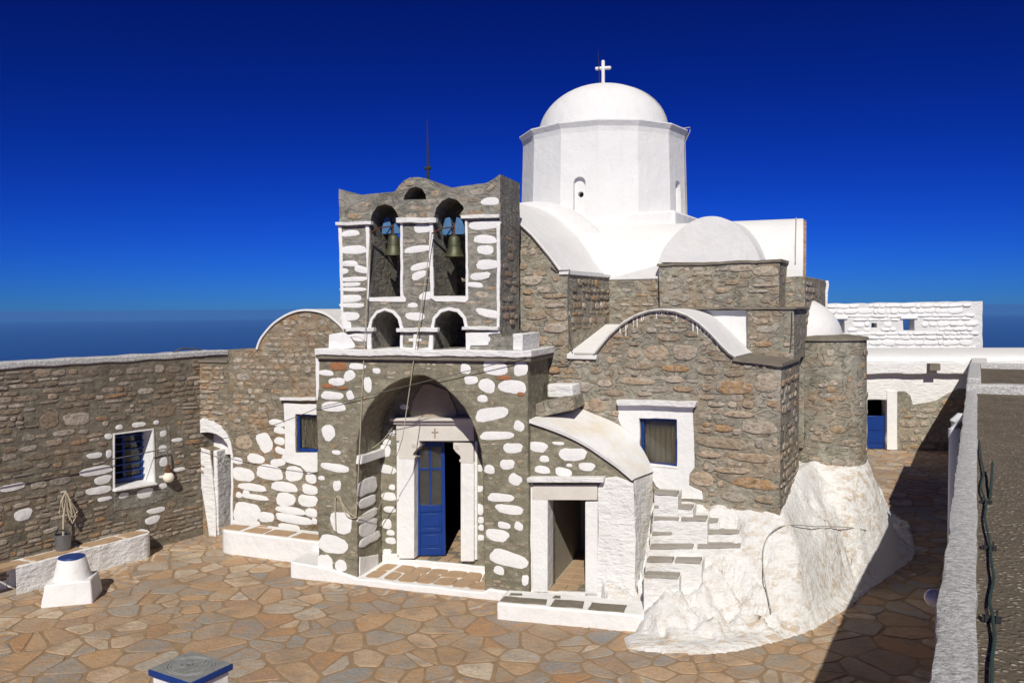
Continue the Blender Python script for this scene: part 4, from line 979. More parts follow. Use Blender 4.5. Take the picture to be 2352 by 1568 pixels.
def niche_cut(th, w_, z0, z1, dep):
    # arched cutter standing on the facet in direction th (angle from the viewer, to the right positive)
    a = off + th; nrm = Vector((cos(a), sin(a), 0)); tg = Vector((-sin(a), cos(a), 0)); rr = RD * cos(pi / 14)
    prof = [(-w_ / 2, z0), (w_ / 2, z0), (w_ / 2, z1 - w_ / 2)] + [(w_ / 2 * cos(pi * k / 8), z1 - w_ / 2 + w_ / 2 * sin(pi * k / 8)) for k in range(1, 8)] + [(-w_ / 2, z1 - w_ / 2)]
    bm = bmesh.new(); A = []; Bq = []
    for x, z in prof:
        p_ = nrm * (rr - dep) + tg * x; A.append(bm.verts.new((p_.x, p_.y, z))); p_ = nrm * (rr + .4) + tg * x; Bq.append(bm.verts.new((p_.x, p_.y, z)))
    n = len(A)
    for k in range(n): bm.faces.new((A[k], A[(k + 1) % n], Bq[(k + 1) % n], Bq[k]))
    bm.faces.new(A); bm.faces.new(Bq); return bm, nrm, tg, rr
ph0 = R(-3); step = 2 * pi / 14
zn0 = zat(Z4(500, 940), 18.9 - 1.8); zn1 = zat(Z4(500, 738), 18.9 - 1.8)
wn_ = 68 * .4244 * (18.9 - 1.8) / FP
for th in (ph0 - step / 2, ph0 + step * 2.5):
    cb, nrm, tg, rr = niche_cut(th, wn_, zn0, zn1, .09); cut(drum, cb)
    zc = zn0 + (zn1 - zn0) * .53
    if th < 0:
        cyl = bmesh.new(); A = []; Bq = []
        for k in range(16):
            q = tg * (.062 * cos(pi * k / 8)); z = zc + .062 * sin(pi * k / 8)
            p_ = nrm * (rr - .6) + q; A.append(cyl.verts.new((p_.x, p_.y, z))); p_ = nrm * (rr - .02) + q; Bq.append(cyl.verts.new((p_.x, p_.y, z)))
        for k in range(16): cyl.faces.new((A[k], A[(k + 1) % 16], Bq[(k + 1) % 16], Bq[k]))
        cyl.faces.new(A); cyl.faces.new(Bq); cut(drum, cyl)
        bm = bmesh.new(); vs = []
        for k in range(16):
            q = tg * (.066 * cos(pi * k / 8)); p_ = nrm * (rr - .22) + q; vs.append(bm.verts.new((p_.x, p_.y, zc + .066 * sin(pi * k / 8))))
        bm.faces.new(vs); obj('hole_shade_disc', bm, 'iron', drum, world=Dm)  # dark disc added inside the round hole, its colour stands in for shade
rdm = 147 * scl; hd = zat((1386, 197), 18.9) - (zT + .04)
prof = [(rdm * cos(pi / 2 * k / 20), zT + .04 + hd * sin(pi / 2 * k / 20)) for k in range(21)]; prof[-1] = (0, prof[-1][1])
dome = obj('dome', lathe(prof, 64), 'plaster', church, world=Dm, smooth=60)
ztop = prof[-1][1]
# cross on the dome
bm = bmesh.new(); px_ = scl; Xm = Dm @ Matrix.Rotation(R(-12), 4, 'Z')
box(-.038, .038, -.045, .045, ztop - .05, ztop + .56, bm); crs = obj('cross', bm, 'white', church, world=Xm, bev=.03)
obj('cross_arm', box(-.18, .18, -.04, .04, ztop + .345, ztop + .42), 'white', crs, world=Xm, bev=.03)
obj('lightning_spike', tube([(-.08, -.06, ztop - .05), (-.09, -.06, ztop + .2), (-.12, -.06, ztop + .78)], .022, 8, taper=.004), 'iron', church, world=Dm)
# drum base
VBs = 3.1
b0 = C.hit((1215, 520), VBs)[0]; b1 = C.hit((1550, 520), VBs)[0]; bz = C.hit((1548, 482), VBs)[1]
obj('drum_base', box(b0, b1, VBs, VBs + 3.6, 4.6, bz), 'plaster', church, C, bev=.05)
# conductor cable down the dome and drum (right side)
pts = []
tha = off + R(72)
for k in range(0, 13):
    a = pi / 2 * (1 - k / 12) + .0; pts.append(((rdm + .012) * cos(a) * cos(tha), (rdm + .012) * cos(a) * sin(tha), zT + .04 + (hd + .012) * sin(a)))
pts += [(RD * 1.06 * cos(tha), RD * 1.06 * sin(tha), zT + .06), (RD * 1.06 * cos(tha), RD * 1.06 * sin(tha), zT - .02), (RD * 1.0 * cos(tha), RD * 1.0 * sin(tha), zT - .25), (RD * 1.03 * cos(tha), RD * 1.03 * sin(tha), zB)]
obj('conductor_cable', tube(pts, .011), 'lead_strip', church, world=Dm)
# ---- apse behind the chapel
ac = gz((1893, 1060), 2.0); dd = ray((1893, 1060)); dd.z = 0; dd.normalize(); AC = dd * 16.2; ar_ = 87 / FP * 16.2
za = CZ - (778 - EY + 5) / FP * 15.5
bm = bmesh.new(); rows = []
for z in (.4, 1.5, 2.6, 3.4, za):
    rows.append([(AC.x + ar_ * (1 - .012 * z) * cos(a), AC.y + ar_ * (1 - .012 * z) * sin(a), z) for a in [pi * .85 + pi * 1.25 * k / 24 for k in range(25)]])
bm = grid_surface(rows); bm.faces.new([bm.verts.new(p_) for p_ in rows[-1]])
aps = obj('apse_wall', bm, 'mortar_chapel', church, smooth=50)
for i in range(34):
    a = R(rng.uniform(-128, -15)); z = rng.uniform(1.9, za - .15); rad = ar_ * (1 - .012 * z)
    o = bpy.data.objects.new('stone', stone_mesh('round', 'stone')); col.objects.link(o)
    T = Matrix.Translation((AC.x + rad * cos(a), AC.y + rad * sin(a), z)) @ Matrix.Rotation(a + pi / 2, 4, 'Z') @ Matrix.Diagonal((rng.uniform(.05, .13), .014, rng.uniform(.03, .065), 1)); place(o, aps, T)
obj('apse_coping', lathe([(ar_ * .6, 0), (ar_ * 1.0, 0), (ar_ * .99, .05), (ar_ * .6, .09)], 40), 'slate', church, world=Matrix.Translation((AC.x, AC.y, za)))
# its quarter dome
hz = CZ + (EY - 5 - 686) / FP * 16.5 - za
prof = [(ar_ * .93 * cos(pi / 2 * k / 14) ** 1.1, hz * sin(pi / 2 * k / 14)) for k in range(15)]; prof[-1] = (0, hz)
pp = C.M @ Vector((0, 0, 0))
dd2 = ray((1815, 740)); dd2.z = 0; dd2.normalize(); Q = dd2 * 16.6
obj('apse_half_dome', lathe([(.93 * cos(pi / 2 * k / 14) ** 1.25, (hz + .05) * sin(pi / 2 * k / 14)) for k in range(14)] + [(0, hz + .05)], 40), 'plaster', church, world=Matrix.Translation((Q.x, Q.y, za + .03)), smooth=60)

# conductor cables fixed to the roofs
def cable(parent, pts, r_=.009, mat='lead_strip', name='conductor_cable'): return obj(name, tube(pts, r_), mat, parent)
def cw_(fr, p_, v): q = fr.hit(p_, v); return fr.M @ Vector((q[0], v, q[1]))
cable(church, [cw_(C, ZD(*p_), -.06) for p_ in [(440, 535), (560, 538), (600, 488), (650, 428), (720, 364), (800, 314), (880, 285), (960, 276), (1040, 286), (1110, 311), (1180, 356), (1250, 420), (1310, 485), (1360, 535), (1400, 560)]], .01)
cable(church, [cw_(C, ZD(*p_), -.05) for p_ in [(300, 20), (330, 45), (415, 40), (403, 70), (402, 300), (410, 390), (430, 520)]], .01, 'cable')
cable(church, [cw_(C, ZD(*p_), -.04) for p_ in [(430, 560), (405, 600), (300, 612)]], .009, 'cable')
cable(church, [cw_(C, Z4(*p_), -.07) for p_ in [(148, 975), (240, 1060), (340, 1180), (385, 1245)]], .01)
obj('conductor_cable', tube([(3.55 + ty_ - 1.215 * cos(pi * k / 16), -(ut - .13), tz + (ridge - tz + .015) * sin(pi * k / 16)) for k in range(1, 9)], .011), 'lead_strip', church, TS)
cable(church, [cw_(C, ZD(*p_), VP_ - .03) for p_ in [(1735, 285), (1735, 400), (1725, 530)]], .009, 'cable')

# ================================================================== vaulted lean-to with the small doorway
VLn = .14
lean = thing('vaulted_lean_to', 'low white annex with small open doorway under a curved sloping roof, right of the porch', 'annex', F.M @ Vector((.9, VLn, 0)))
fe = [(160, 940), (300, 988), (420, 1038), (520, 1092), (620, 1160), (700, 1216), (785, 1288)]
fu = F.poly(zz(ZD, fe), VLn); xl0 = F.hit(ZD(160, 1400), VLn)[0]; xl1 = F.hit(ZE(958, 600), VLn)[0]
dho = F.poly(zz(ZE, [(440, 858), (440, 302), (666, 316), (664, 862)]), VLn)
lp_ = rough([(xl0, -.05), (xl1, -.05), (xl1, fu[-1][1])] + fu[::-1], .13, .012, seed=22)
lw = obj('front_wall', prism2(lp_, VLn, VLn + .45, [dho]), 'mortar_olive', lean, F, bev=.02)
reg = []
stones_px(lw, F, ZD, [(225, 1090, 110, 62, 8), (430, 1135, 162, 76), (262, 1162, 60, 38), (250, 1226, 97, 44, 4), (375, 1240, 102, 48, 5), (410, 1200, 36, 22), (515, 1208, 97, 50, 3), (345, 1070, 70, 20)], VLn, 'white', 'paint', .0065, reg)
# white painted part right of the door, door case
strip(lean, F, ZE, [(738, 260), (742, 225), (790, 175), (850, 168), (905, 190), (948, 215), (960, 500), (962, 925), (738, 915)], VLn, 'white_lump', .02, 'whitewashed_face', amp=.01)
strip(lean, F, ZE, [(315, 845), (745, 862), (960, 900), (965, 985), (300, 905)], VLn, 'white', .035, 'white_base')
px_box('door_jamb', ZE, 352, 300, 441, 860, VLn, .035, .3, 'white', lean)
px_box('door_jamb', ZE, 665, 318, 738, 878, VLn, .035, .3, 'white', lean)
px_box('jamb_moulding', ZE, 324, 205, 350, 850, VLn, .02, .1, 'white', lean)
px_box('door_lintel', ZE, 352, 218, 736, 306, VLn, .038, .3, 'marble', lean)
px_box('door_hood', ZE, 312, 166, 782, 196, VLn, .14, .2, 'white_old', lean, bev=.012)
zlf = F.hit(ZE(550, 860), VLn)[1]
dxa, dxb = dho[0][0], dho[2][0]
obj('interior_wall', room(dxa - .02, dxb + .35, VLn + .45, VLn + 2.3, zlf, dho[1][1] + .25), 'room_white', lean, F)
obj('interior_beam', box(dxa + .2, dxb + .34, VLn + 1.9, VLn + 2.28, dho[1][1] - .12, dho[1][1] - .02), 'slate', lean, F)
for j, (ya, yb) in enumerate(((VLn - .02, VLn + .12), (VLn + .14, VLn + .36), (VLn + .38, VLn + .62), (VLn + .64, VLn + .9), (VLn + .92, VLn + 1.25), (VLn + 1.27, VLn + 1.7), (VLn + 1.72, VLn + 2.25))):
    cuts = [dxa + .01, dxa + (.25 if j % 2 else .42), dxb + (.33 if ya > VLn + .44 else -.01)]
    for a, b_ in zip(cuts, cuts[1:]): obj('floor_tile', box(a + .006, b_ - .006, ya + .006, yb - .006, zlf - .03, zlf + .012), 'tile', lean, F)
# curved roof from the front edge to the chapel wall
be = [(165, 932), (430, 860), (560, 905), (700, 966), (790, 1040), (840, 1110), (880, 1180), (905, 1245)]
fr_e = catmull([(*F.hit(ZD(*p_), VLn - .06),) for p_ in [(160, 935), (300, 983), (420, 1033), (520, 1087), (620, 1155), (700, 1211), (790, 1286)]], 4)
bk_e = catmull([(*C.hit(ZD(*p_), -.03),) for p_ in [(230, 875), (430, 860), (560, 905), (700, 966), (790, 1045), (850, 1125), (905, 1240)]], 4)
rows = []
n_ = min(len(fr_e), len(bk_e))
FW = [F.M @ Vector((a, VLn - .06, b_)) for a, b_ in fr_e]; BW = [C.M @ Vector((a, -.03, b_)) for a, b_ in bk_e]
for k in range(5):
    t_ = k / 4; rows.append([FW[i].lerp(BW[i], t_) + Vector((0, 0, .06 * sin(pi * t_) * 0)) for i in range(n_)])
bm = grid_surface(rows); rt = obj('curved_roof', bm, 'plaster_stained', lean)
md = rt.modifiers.new('s', 'SOLIDIFY'); md.thickness = .05; md.offset = -1 if False else 0
# right side wall
Wf = FW[-1]; Wb = BW[-1]
a0 = F.M @ Vector((xl1, VLn + .01, 0)); 
bm = bmesh.new(); rows = []
for k in range(15):
    t_ = k / 14; p0 = a0.lerp(Vector((Wb.x, Wb.y, 0)), t_); zt_ = (Wf.z + (Wb.z - Wf.z) * t_) - .03
    rows.append([Vector((p0.x, p0.y, -.05 + (zt_ + .05) * j / 16)) + Vector((.012 * noise.noise(Vector((k * .9, j * .9, 2))), 0, 0)) for j in range(17)])
bm = grid_surface(rows); sw = obj('side_wall', bm, 'white_old', lean)
md = sw.modifiers.new('s', 'SOLIDIFY'); md.thickness = .3; md.offset = 0.98
# square white block between porch and chapel
bb = C.poly(zz(ZD, [(275, 800), (430, 800), (425, 720), (275, 715)]), -.35)
obj('chimney_block', prism2(rough(bb, .07, .012, seed=24), -.35, .02), 'white_old', lean, C, bev=.03)
bb = F.poly(zz(ZD, [(160, 940), (440, 870), (425, 795), (160, 845)]), .45)
obj('rear_parapet', prism2(rough(bb, .08, .012, seed=25), .45, 1.3), 'mortar_chapel', lean, F, bev=.02)

# low bench in front
def slab_bench(name, label, fr, x0, x1, y0, y1, h, slabs, group=None, roundl=False, mat='white', lab_mat='slate'):
    t = thing(name, label, 'bench', fr.M @ Vector(((x0 + x1) / 2, (y0 + y1) / 2, 0)), group)
    if roundl:
        pl = [(x0, y1), (x0, (y0 + y1) / 2 + .05), (x0 + .06, y0 + .1), (x0 + .18, y0 + .02), (x0 + .35, y0), (x1, y0), (x1, y1)]
    else: pl = [(x0, y0), (x1, y0), (x1, y1), (x0, y1)]
    pl = rough(pl, .12, .014, seed=int(abs(x0 * 10)) % 50); bm = bmesh.new()
    n = len(pl); A = [bm.verts.new((x, y, -.05)) for x, y in pl]; Bq = [bm.verts.new((x, y, h + .01 * noise.noise(Vector((x * 3, y * 3, 1))))) for x, y in pl]
    for k in range(n): bm.faces.new((A[k], A[(k + 1) % n], Bq[(k + 1) % n], Bq[k]))
    bm.faces.new(Bq); obj('bench_base', bm, mat, t, fr, bev=.03)
    for (xa, xb, ya, yb) in slabs:
        pts = rough([(xa, ya), (xb, ya + .02), (xb - .02, yb), (xa + .02, yb - .01)], .07, .022, seed=int(abs(xa * 17)) % 90)
        bm = bmesh.new(); n = len(pts); A = [bm.verts.new((x, y, h - .03)) for x, y in pts]; Bq = [bm.verts.new((x, y, h + .014)) for x, y in pts]
        for k in range(n): bm.faces.new((A[k], A[(k + 1) % n], Bq[(k + 1) % n], Bq[k]))
        bm.faces.new(Bq); obj('slab', bm, lab_mat, t, fr)
    return t
q0 = gz(ZE(135, 1020)); q1 = gz(ZE(905, 1092))
LB = Fr(q0.x, q0.y, -atan2(q1.y - q0.y, q1.x - q0.x)); ll = (q1 - q0).length
hb = LB.hit(ZE(300, 935), 0)[1]
slab_bench('low_bench', 'low white bench with three dark slate slabs below the small doorway', LB, 0, ll + .25, 0, .62, hb, [(.03, .75, .06, .3), (.82, 1.32, .05, .34), (1.38, 1.95, .05, .34), (.78, .92, .38, .5), (.1, .3, .36, .45)])
# bench along the church wall
q0 = gz((497, 1268)); q1 = gz((668, 1291))
BB = Fr(q0.x, q0.y, -atan2(q1.y - q0.y, q1.x - q0.x)); hb2 = BB.hit(ZW(700, 1325), 0)[1]
slab_bench('wall_bench', 'white bench with rounded end and tan slabs under the church window', BB, 0, 2.6, 0, .62, hb2, [(.05, .5, .08, .42), (.62, 1.05, .06, .4), (1.12, 1.65, .05, .4), (1.75, 2.4, .05, .4), (.62, .82, .44, .54)], roundl=True, lab_mat='tile')
# ================================================================== left wing
wing = thing('stone_wing', 'long dark rubble stone building with barred blue window on the left of the courtyard', 'building', L.M @ Vector((-3, .3, 0)))
ztw = L.hit((300, 828), 0)[1]
X0 = -9.6; X1 = 1.2
lpoly = rough([(X0, -.1), (X1, -.1), (X1, ztw), (X0, ztw)], .2, .012, seed=27)
lho = L.poly(zz(ZL, [(962, 1250), (960, 772), (1306, 728), (1320, 1192)]), 0)
lwall = obj('wing_wall', prism2(lpoly, 0, .5, [lho]), 'mortar_dark', wing, L, bev=.015)
cop = rough([(X0, ztw - .01), (X1 + .05, ztw - .01), (X1 + .05, ztw + .10), (X0, ztw + .10)], .16, .014, seed=28)
obj('roof_edge', prism2(cop, -.03, .42), 'coping', wing, L, bev=.02)
obj('roof', box(X0, X1, .42, 3.4, ztw - .75, ztw - .6), 'roof_concrete', wing, L)
reg = []
LWs = [(1012, 720, 62, 46), (1180, 698, 120, 46), (1328, 680, 48, 40), (922, 797, 62, 56), (803, 960, 132, 56), (925, 945, 46, 78), (820, 1090, 270, 88), (876, 1165, 145, 82), (842, 1255, 215, 76), (890, 1328, 126, 40), (1385, 772, 58, 58), (1382, 898, 76, 58), (1388, 1014, 72, 90), (1370, 1140, 40, 30), (1382, 1218, 76, 52), (1506, 828, 92, 38), (1522, 1078, 104, 38), (1050, 1298, 84, 54), (1232, 1278, 140, 92), (1328, 1426, 152, 56), (1298, 1506, 126, 76), (198, 1460, 152, 112), (105, 1230, 222, 66)]
def left_stones(lst, mat, kind, depth):
    for s in lst:
        cx, cy, w_, h_ = s[:4]
        uA, zA = L.hit(ZL(cx, cy), 0); uw = abs(L.hit(ZL(cx + w_ / 2, cy), 0)[0] - L.hit(ZL(cx - w_ / 2, cy), 0)[0]); zh = abs(L.hit(ZL(cx, cy - h_ / 2), 0)[1] - L.hit(ZL(cx, cy + h_ / 2), 0)[1])
        zh *= .88
        put_stone(lwall, L, uA, zA, uw, zh, 0, 0, mat, kind, depth); reg.append((uA, zA, uw / 2, zh / 2))
left_stones(LWs, 'white', 'paint', .010)
left_stones([(362, 262, 130, 76), (500, 258, 110, 52), (622, 248, 76, 46), (780, 250, 106, 84), (990, 255, 104, 62), (1138, 240, 124, 58), (1262, 240, 80, 34), (1358, 222, 74, 82), (1478, 228, 116, 56), (420, 655, 156, 160), (655, 650, 220, 118), (1375, 580, 250, 110), (90, 588, 176, 54), (458, 408, 186, 40), (745, 460, 126, 52), (1240, 412, 130, 56), (640, 400, 90, 30), (600, 478, 104, 48), (850, 468, 70, 40), (545, 768, 180, 58), (710, 758, 86, 42), (870, 645, 100, 40), (1010, 640, 130, 46), (250, 572, 96, 26), (245, 900, 140, 50), (90, 910, 110, 54), (460, 850, 140, 60), (245, 810, 112, 58), (50, 755, 100, 54), (315, 972, 210, 50), (140, 1062, 280, 60), (372, 1042, 110, 46), (490, 1042, 76, 40), (330, 1210, 136, 66), (510, 1175, 170, 86), (400, 1122, 94, 34), (450, 1262, 90, 30), (90, 1330, 190, 40), (730, 1215, 84, 38), (620, 1235, 64, 40), (340, 1402, 84, 30), (850, 1500, 86, 36), (1460, 1375, 76, 58), (530, 930, 140, 40), (720, 900, 170, 50), (640, 1030, 130, 36), (1230, 500, 110, 34), (1440, 455, 106, 36), (1200, 640, 80, 30), (960, 578, 80, 24), (890, 545, 90, 30)], 'stone_dark', 'block', .012)
# plain cement round the window
pp_ = rough(L.poly(zz(ZL, [(965, 1265), (1330, 1205), (1325, 725), (1440, 705), (1470, 1300), (1240, 1390), (970, 1430)]), 0), .12, .01, seed=30)
obj('cement_patch', prism2(pp_, -.008, .03), 'mortar_grey', wing, L, bev=.004)
win_block = L.poly(zz(ZL, [(940, 1440), (940, 690), (1475, 660), (1480, 1380)]), 0)
fill(lwall, L, [(L.hit((0, 1000), 0)[0] - .3, .15), (.6, .15), (.6, ztw - .05), (L.hit((0, 1000), 0)[0] - .3, ztw - .05)], 0, [win_block], reg, prob=.9, mat='stone_dark', kind='block', depth=.012, limit=222, ws=(.10, .36), hs_=(.04, .105), gap=.026, seed=61)
# window: white reveal, blue frame, bars, sill
wr = L.poly(zz(ZL, [(962, 1250), (960, 772), (1306, 728), (1320, 1192)]), 0)
bm = bmesh.new()
def frame_strip(name, a, b_, t_):
    pass
inn = [(x + (.03 if i in (0, 1) else -.03), z + (.03 if i in (0, 3) else -.03)) for i, (x, z) in enumerate(wr)]
obj('window_reveal', prism2(wr, -.014, .42, [inn]), 'white', wing, L)
u_0, u_1 = (inn[0][0] + inn[1][0]) / 2, (inn[2][0] + inn[3][0]) / 2; z_0, z_1 = inn[0][1], inn[2][1]
bm = bmesh.new(); y = .34
for a in ((u_0, u_0 + .05, z_0, z_1), (u_1 - .05, u_1, z_0, z_1), (u_0 + .05, u_1 - .05, z_0, z_0 + .06), (u_0 + .05, u_1 - .05, z_1 - .05, z_1), ((u_0 + u_1) / 2 - .03, (u_0 + u_1) / 2 + .03, z_0 + .06, z_1 - .05)): box(a[0] + .0005, a[1] - .0005, y, y + .05, a[2] + .0005, a[3] - .0005, bm)
wn = obj('window', bm, 'blue', wing, L, bev=.005)
obj('pane', box(u_0 + .04, u_1 - .04, y + .02, y + .025, z_0 + .05, z_1 - .04), 'glass', wn, L)
for k in range(7):
    z = z_0 + (z_1 - z_0) * (k + .6) / 7.3; obj('window_bar', box(u_0, u_1, y - .05, y - .025, z - .012, z + .012), 'blue', wn, L)
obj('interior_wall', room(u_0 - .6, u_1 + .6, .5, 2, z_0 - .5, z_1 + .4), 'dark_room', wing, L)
sl = L.poly(zz(ZL, [(972, 1250), (1330, 1190), (1330, 1208), (972, 1268)]), -.06)
obj('window_sill', prism2(sl, -.09, .36), 'white', wing, L, bev=.008)
# curved bench against the wing
h3 = .46
_e = L.hitz((357, 1275), 0); fy = _e[1]
def bench_outline():
    e = _e[0]; p_ = [(e + .02, 0), (e + .02, fy + .25), (e - .03, fy + .1), (e - .12, fy + .0), (e - 1.0, fy - .02), (e - 2.6, fy - .04)]
    f_ = L.hitz((22, 1352), 0); p_ += [(f_[0] + .25, f_[1]), (f_[0], f_[1] + .05), (f_[0] - .02, 0)]
    return p_
bo = rough(bench_outline(), .1, .02, seed=33); bm = bmesh.new(); n = len(bo)
A = [bm.verts.new((x, y, -.05)) for x, y in bo]; A2 = [bm.verts.new((x, y + .0, .2)) for x, y in bo]; Bq = [bm.verts.new((x, y, h3 + .015 * noise.noise(Vector((x * 2, y * 2, 0))))) for x, y in bo]
for P_, Q_ in ((A, A2), (A2, Bq)):
    for k in range(n): bm.faces.new((P_[k], P_[(k + 1) % n], Q_[(k + 1) % n], Q_[k]))
bm.faces.new(Bq)
wb = thing('curved_bench', 'long lumpy white bench with tan slabs along the dark stone wing', 'bench', L.M @ Vector((_e[0] - 1.5, -.3, 0)))
obj('bench_base', bm, 'white_lump', wb, L, bev=.035)
x = _e[0] - .12
for k, wd in enumerate((.5, .75, .95, .62, .6, .6)):
    pts = rough([(x, fy * .88), (x - wd + .09, fy * .88), (x - wd + .04, fy * .25), (x + (-.05 if k else -.1), fy * .25)], .08, .03, seed=70 + k)
    x -= wd
    bm = bmesh.new(); n = len(pts); A = [bm.verts.new((a, b_, h3 - .04)) for a, b_ in pts]; Bq = [bm.verts.new((a, b_, h3 + .022)) for a, b_ in pts]
    for j in range(n): bm.faces.new((A[j], A[(j + 1) % n], Bq[(j + 1) % n], Bq[j]))
    bm.faces.new(Bq); obj('slab', bm, 'tile', wb, L)
f_ = L.hitz((22, 1352), 0)
obj('low_step', box(f_[0] - 2.2, f_[0] - .02, f_[1] + .05, 0, -.05, .16), 'white', wb, L, bev=.04)
# bucket with rope
bp = gz((145, 1262), h3 + .02)
t = thing('bucket', 'small grey metal bucket standing on the long white bench', 'bucket', bp)
obj('bucket_body', lathe([(.0, .0), (.115, 0), (.125, .03), (.135, .27), (.14, .285), (.128, .285), (.118, .04), (0, .03)], 24), 'zinc', t, world=Matrix.Translation(bp), smooth=40)
obj('handle', tube([(.13 * cos(a), 0, .27 + .1 * sin(a) * .9) for a in [pi * k / 10 for k in range(11)]], .008), 'iron', t, world=Matrix.Translation(bp))
hk = L.M @ Vector((*[L.hit(ZL(560, 1265), -.12)[0]], -.12, L.hit(ZL(560, 1265), -.12)[1]))
bm = tube([bp + Vector((0, 0, .1)), bp.lerp(hk, .5) + Vector((-.02, 0, 0)), hk], .016)
ux = (L.M.to_3x3() @ Vector((1, 0, 0)))
for k, (w2, dz) in enumerate(((.10, .52), (-.13, .45), (.17, .60), (-.06, .38), (.2, .5))):
    tube([hk, hk + ux * w2 * .6 + Vector((0, -.02 * k, -dz * .35)), hk + ux * w2 + Vector((0, 0, -dz * .8)), hk + ux * w2 * .6 + Vector((0, 0, -dz)), hk + ux * w2 * .1 + Vector((0, 0, -dz * .6)), hk], .014, bm=bm)
o = obj('hanging_rope', bm, 'rope'); tag(o, 'bundle of rope hanging on the stone wall above the metal bucket', 'rope')
# wire and bulb
wl_ = [L.M @ Vector((L.hit(ZL(x_, y_), -.1)[0], -.1, L.hit(ZL(x_, y_), -.1)[1])) for x_, y_ in [(-200, 1205), (0, 1170), (240, 1125), (600, 1058), (960, 990), (1240, 935), (1415, 900), (1425, 940), (1430, 1040)]]
t = thing('wall_lamp', 'milky globe bulb hanging from a wire beside the barred window', 'lamp', wl_[-1])
obj('wire', tube(wl_, .011), 'cable', t)
sk_ = wl_[-1]
obj('socket', lathe([(0, 0), (.035, 0), (.04, -.08), (.055, -.09), (.055, -.15), (.04, -.16), (0, -.16)], 14), 'rust', t, world=Matrix.Translation(sk_), smooth=40)
bmb = bmesh.new(); bmesh.ops.create_uvsphere(bmb, u_segments=24, v_segments=16, radius=.108); obj('globe', bmb, 'bulb', t, world=Matrix.Translation(sk_ + Vector((0, 0, -.25))), smooth=80)

# ---- corner wall with the whitewashed passage
cor_t = thing('archway_wall', 'brown stone corner wall with a small whitewashed arched passage', 'wall', F.M @ Vector((-7, VW, 0)))
VC = VW + .05
cl0 = F.hit((420, 1000), VC)[0]; cl1 = wl + .02; czt = F.hit((480, 832), VC)[1]
aho = F.poly(zz(ZW, [(436, 1345), (430, 1100), (398, 800), (390, 705), (300, 675), (272, 625), (285, 592), (320, 574), (370, 568), (430, 578), (480, 605), (518, 655), (538, 735), (546, 1000), (550, 1345)]), VC)
aho[0] = (aho[0][0], -.02); aho[-1] = (aho[-1][0], -.02)
wside = F.hit(ZW(556, 1000), VC)[0]
cpoly = [(cl0 - .9, -.04)] + [(aho[0][0], -.04)] + aho[1:-1] + [(aho[-1][0], -.04), (max(cl1, aho[-1][0] + .1), -.04), (max(cl1, aho[-1][0] + .1), czt), (cl0 - .9, czt)]
cpo = rough(cpoly, .12, .012, seed=35)
cwl = obj('corner_wall', prism2(cpo, VC, VC + .75), 'mortar_corner', cor_t, F, bev=.015)
reg = []
fill(cwl, F, [(cl0, 1.0), (cl1, 1.0), (cl1, czt), (cl0, czt)], VC, [aho], reg, prob=.85, mat='stone', kind='block', depth=.018, limit=60, ws=(.08, .3), hs_=(.05, .11), seed=62)
strip(cor_t, F, ZW, [(436, 1345), (430, 1100), (398, 800), (390, 705), (300, 675), (272, 625), (285, 592), (320, 574), (370, 568), (430, 578), (480, 605), (518, 655), (538, 735), (556, 735), (530, 600), (472, 522), (400, 474), (340, 462), (272, 498), (238, 570), (240, 620), (208, 640), (215, 665), (270, 690), (282, 780), (240, 848), (266, 900), (270, 950), (236, 972), (240, 995), (330, 992), (348, 1110), (385, 1345)], VC, 'white_lump', .02, 'whitewashed_rim', amp=.008)
obj('reveal_paint', prism2(rough([(VC + .02, 0), (VC + .7, 0), (VC + .7, aho[3][1]), (VC + .02, aho[3][1])], .1, .008), -(aho[0][0]) - .035, -(aho[0][0]) + .06), 'white_lump', cor_t, FS, bev=.02)
obj('lunette_panel', prism2(rough([(aho[4][0] - .1, aho[3][1] - .12), (aho[-2][0] + .05, aho[3][1] - .12), (aho[-2][0] + .05, aho[8][1] + .1), (aho[4][0] - .1, aho[8][1] + .1)], .1, .01), VC + .3, VC + .4), 'white', cor_t, F)
obj('wall_top', box(cl0 - .9, cl1, VC - .03, VC + .78, czt, czt + .05), 'slate', cor_t, F)
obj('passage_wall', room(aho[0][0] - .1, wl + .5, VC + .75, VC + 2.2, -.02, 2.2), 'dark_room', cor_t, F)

# ---- well head
wp_ = gz((140, 1393)); Wm = Matrix.Translation((wp_.x, wp_.y + .36, 0)) @ Matrix.Rotation(R(15), 4, 'Z') @ Matrix.Diagonal((.78, .74, .84, 1))
t = thing('well_head', 'white conical well head with blue lid on a square white base', 'well', (wp_.x, wp_.y + .42, 0))
bm = hexa(bmesh.new(), [(-.5, -.45, -.02), (.48, -.45, -.02), (.5, .45, -.02), (-.5, .45, -.02), (-.44, -.4, .42), (.43, -.4, .45), (.43, .4, .43), (-.42, .4, .42)])
bmesh.ops.subdivide_edges(bm, edges=bm.edges[:], cuts=5, use_grid_fill=True)
for v_ in bm.verts: v_.co += Vector((noise.noise(v_.co * 4), noise.noise(v_.co * 4 + Vector((9, 1, 1))), noise.noise(v_.co * 4 + Vector((1, 9, 1))))) * .014
obj('base', bm, 'white', t, world=Wm, bev=.03)
bm = lathe([(.40, .36), (.37, .44), (.345, .52), (.27, .80), (.255, .83), (.20, .83), (.2, .8), (0, .8)], 32)
for v_ in bm.verts: v_.co += Vector((noise.noise(v_.co * 5), noise.noise(v_.co * 5 + Vector((9, 1, 1))), 0)) * .012
obj('shaft', bm, 'white', t, world=Wm, smooth=45)
obj('lid', lathe([(0, .79), (.25, .79), (.262, .835), (.25, .85), (0, .855)], 32), 'blue', t, world=Wm, smooth=40)
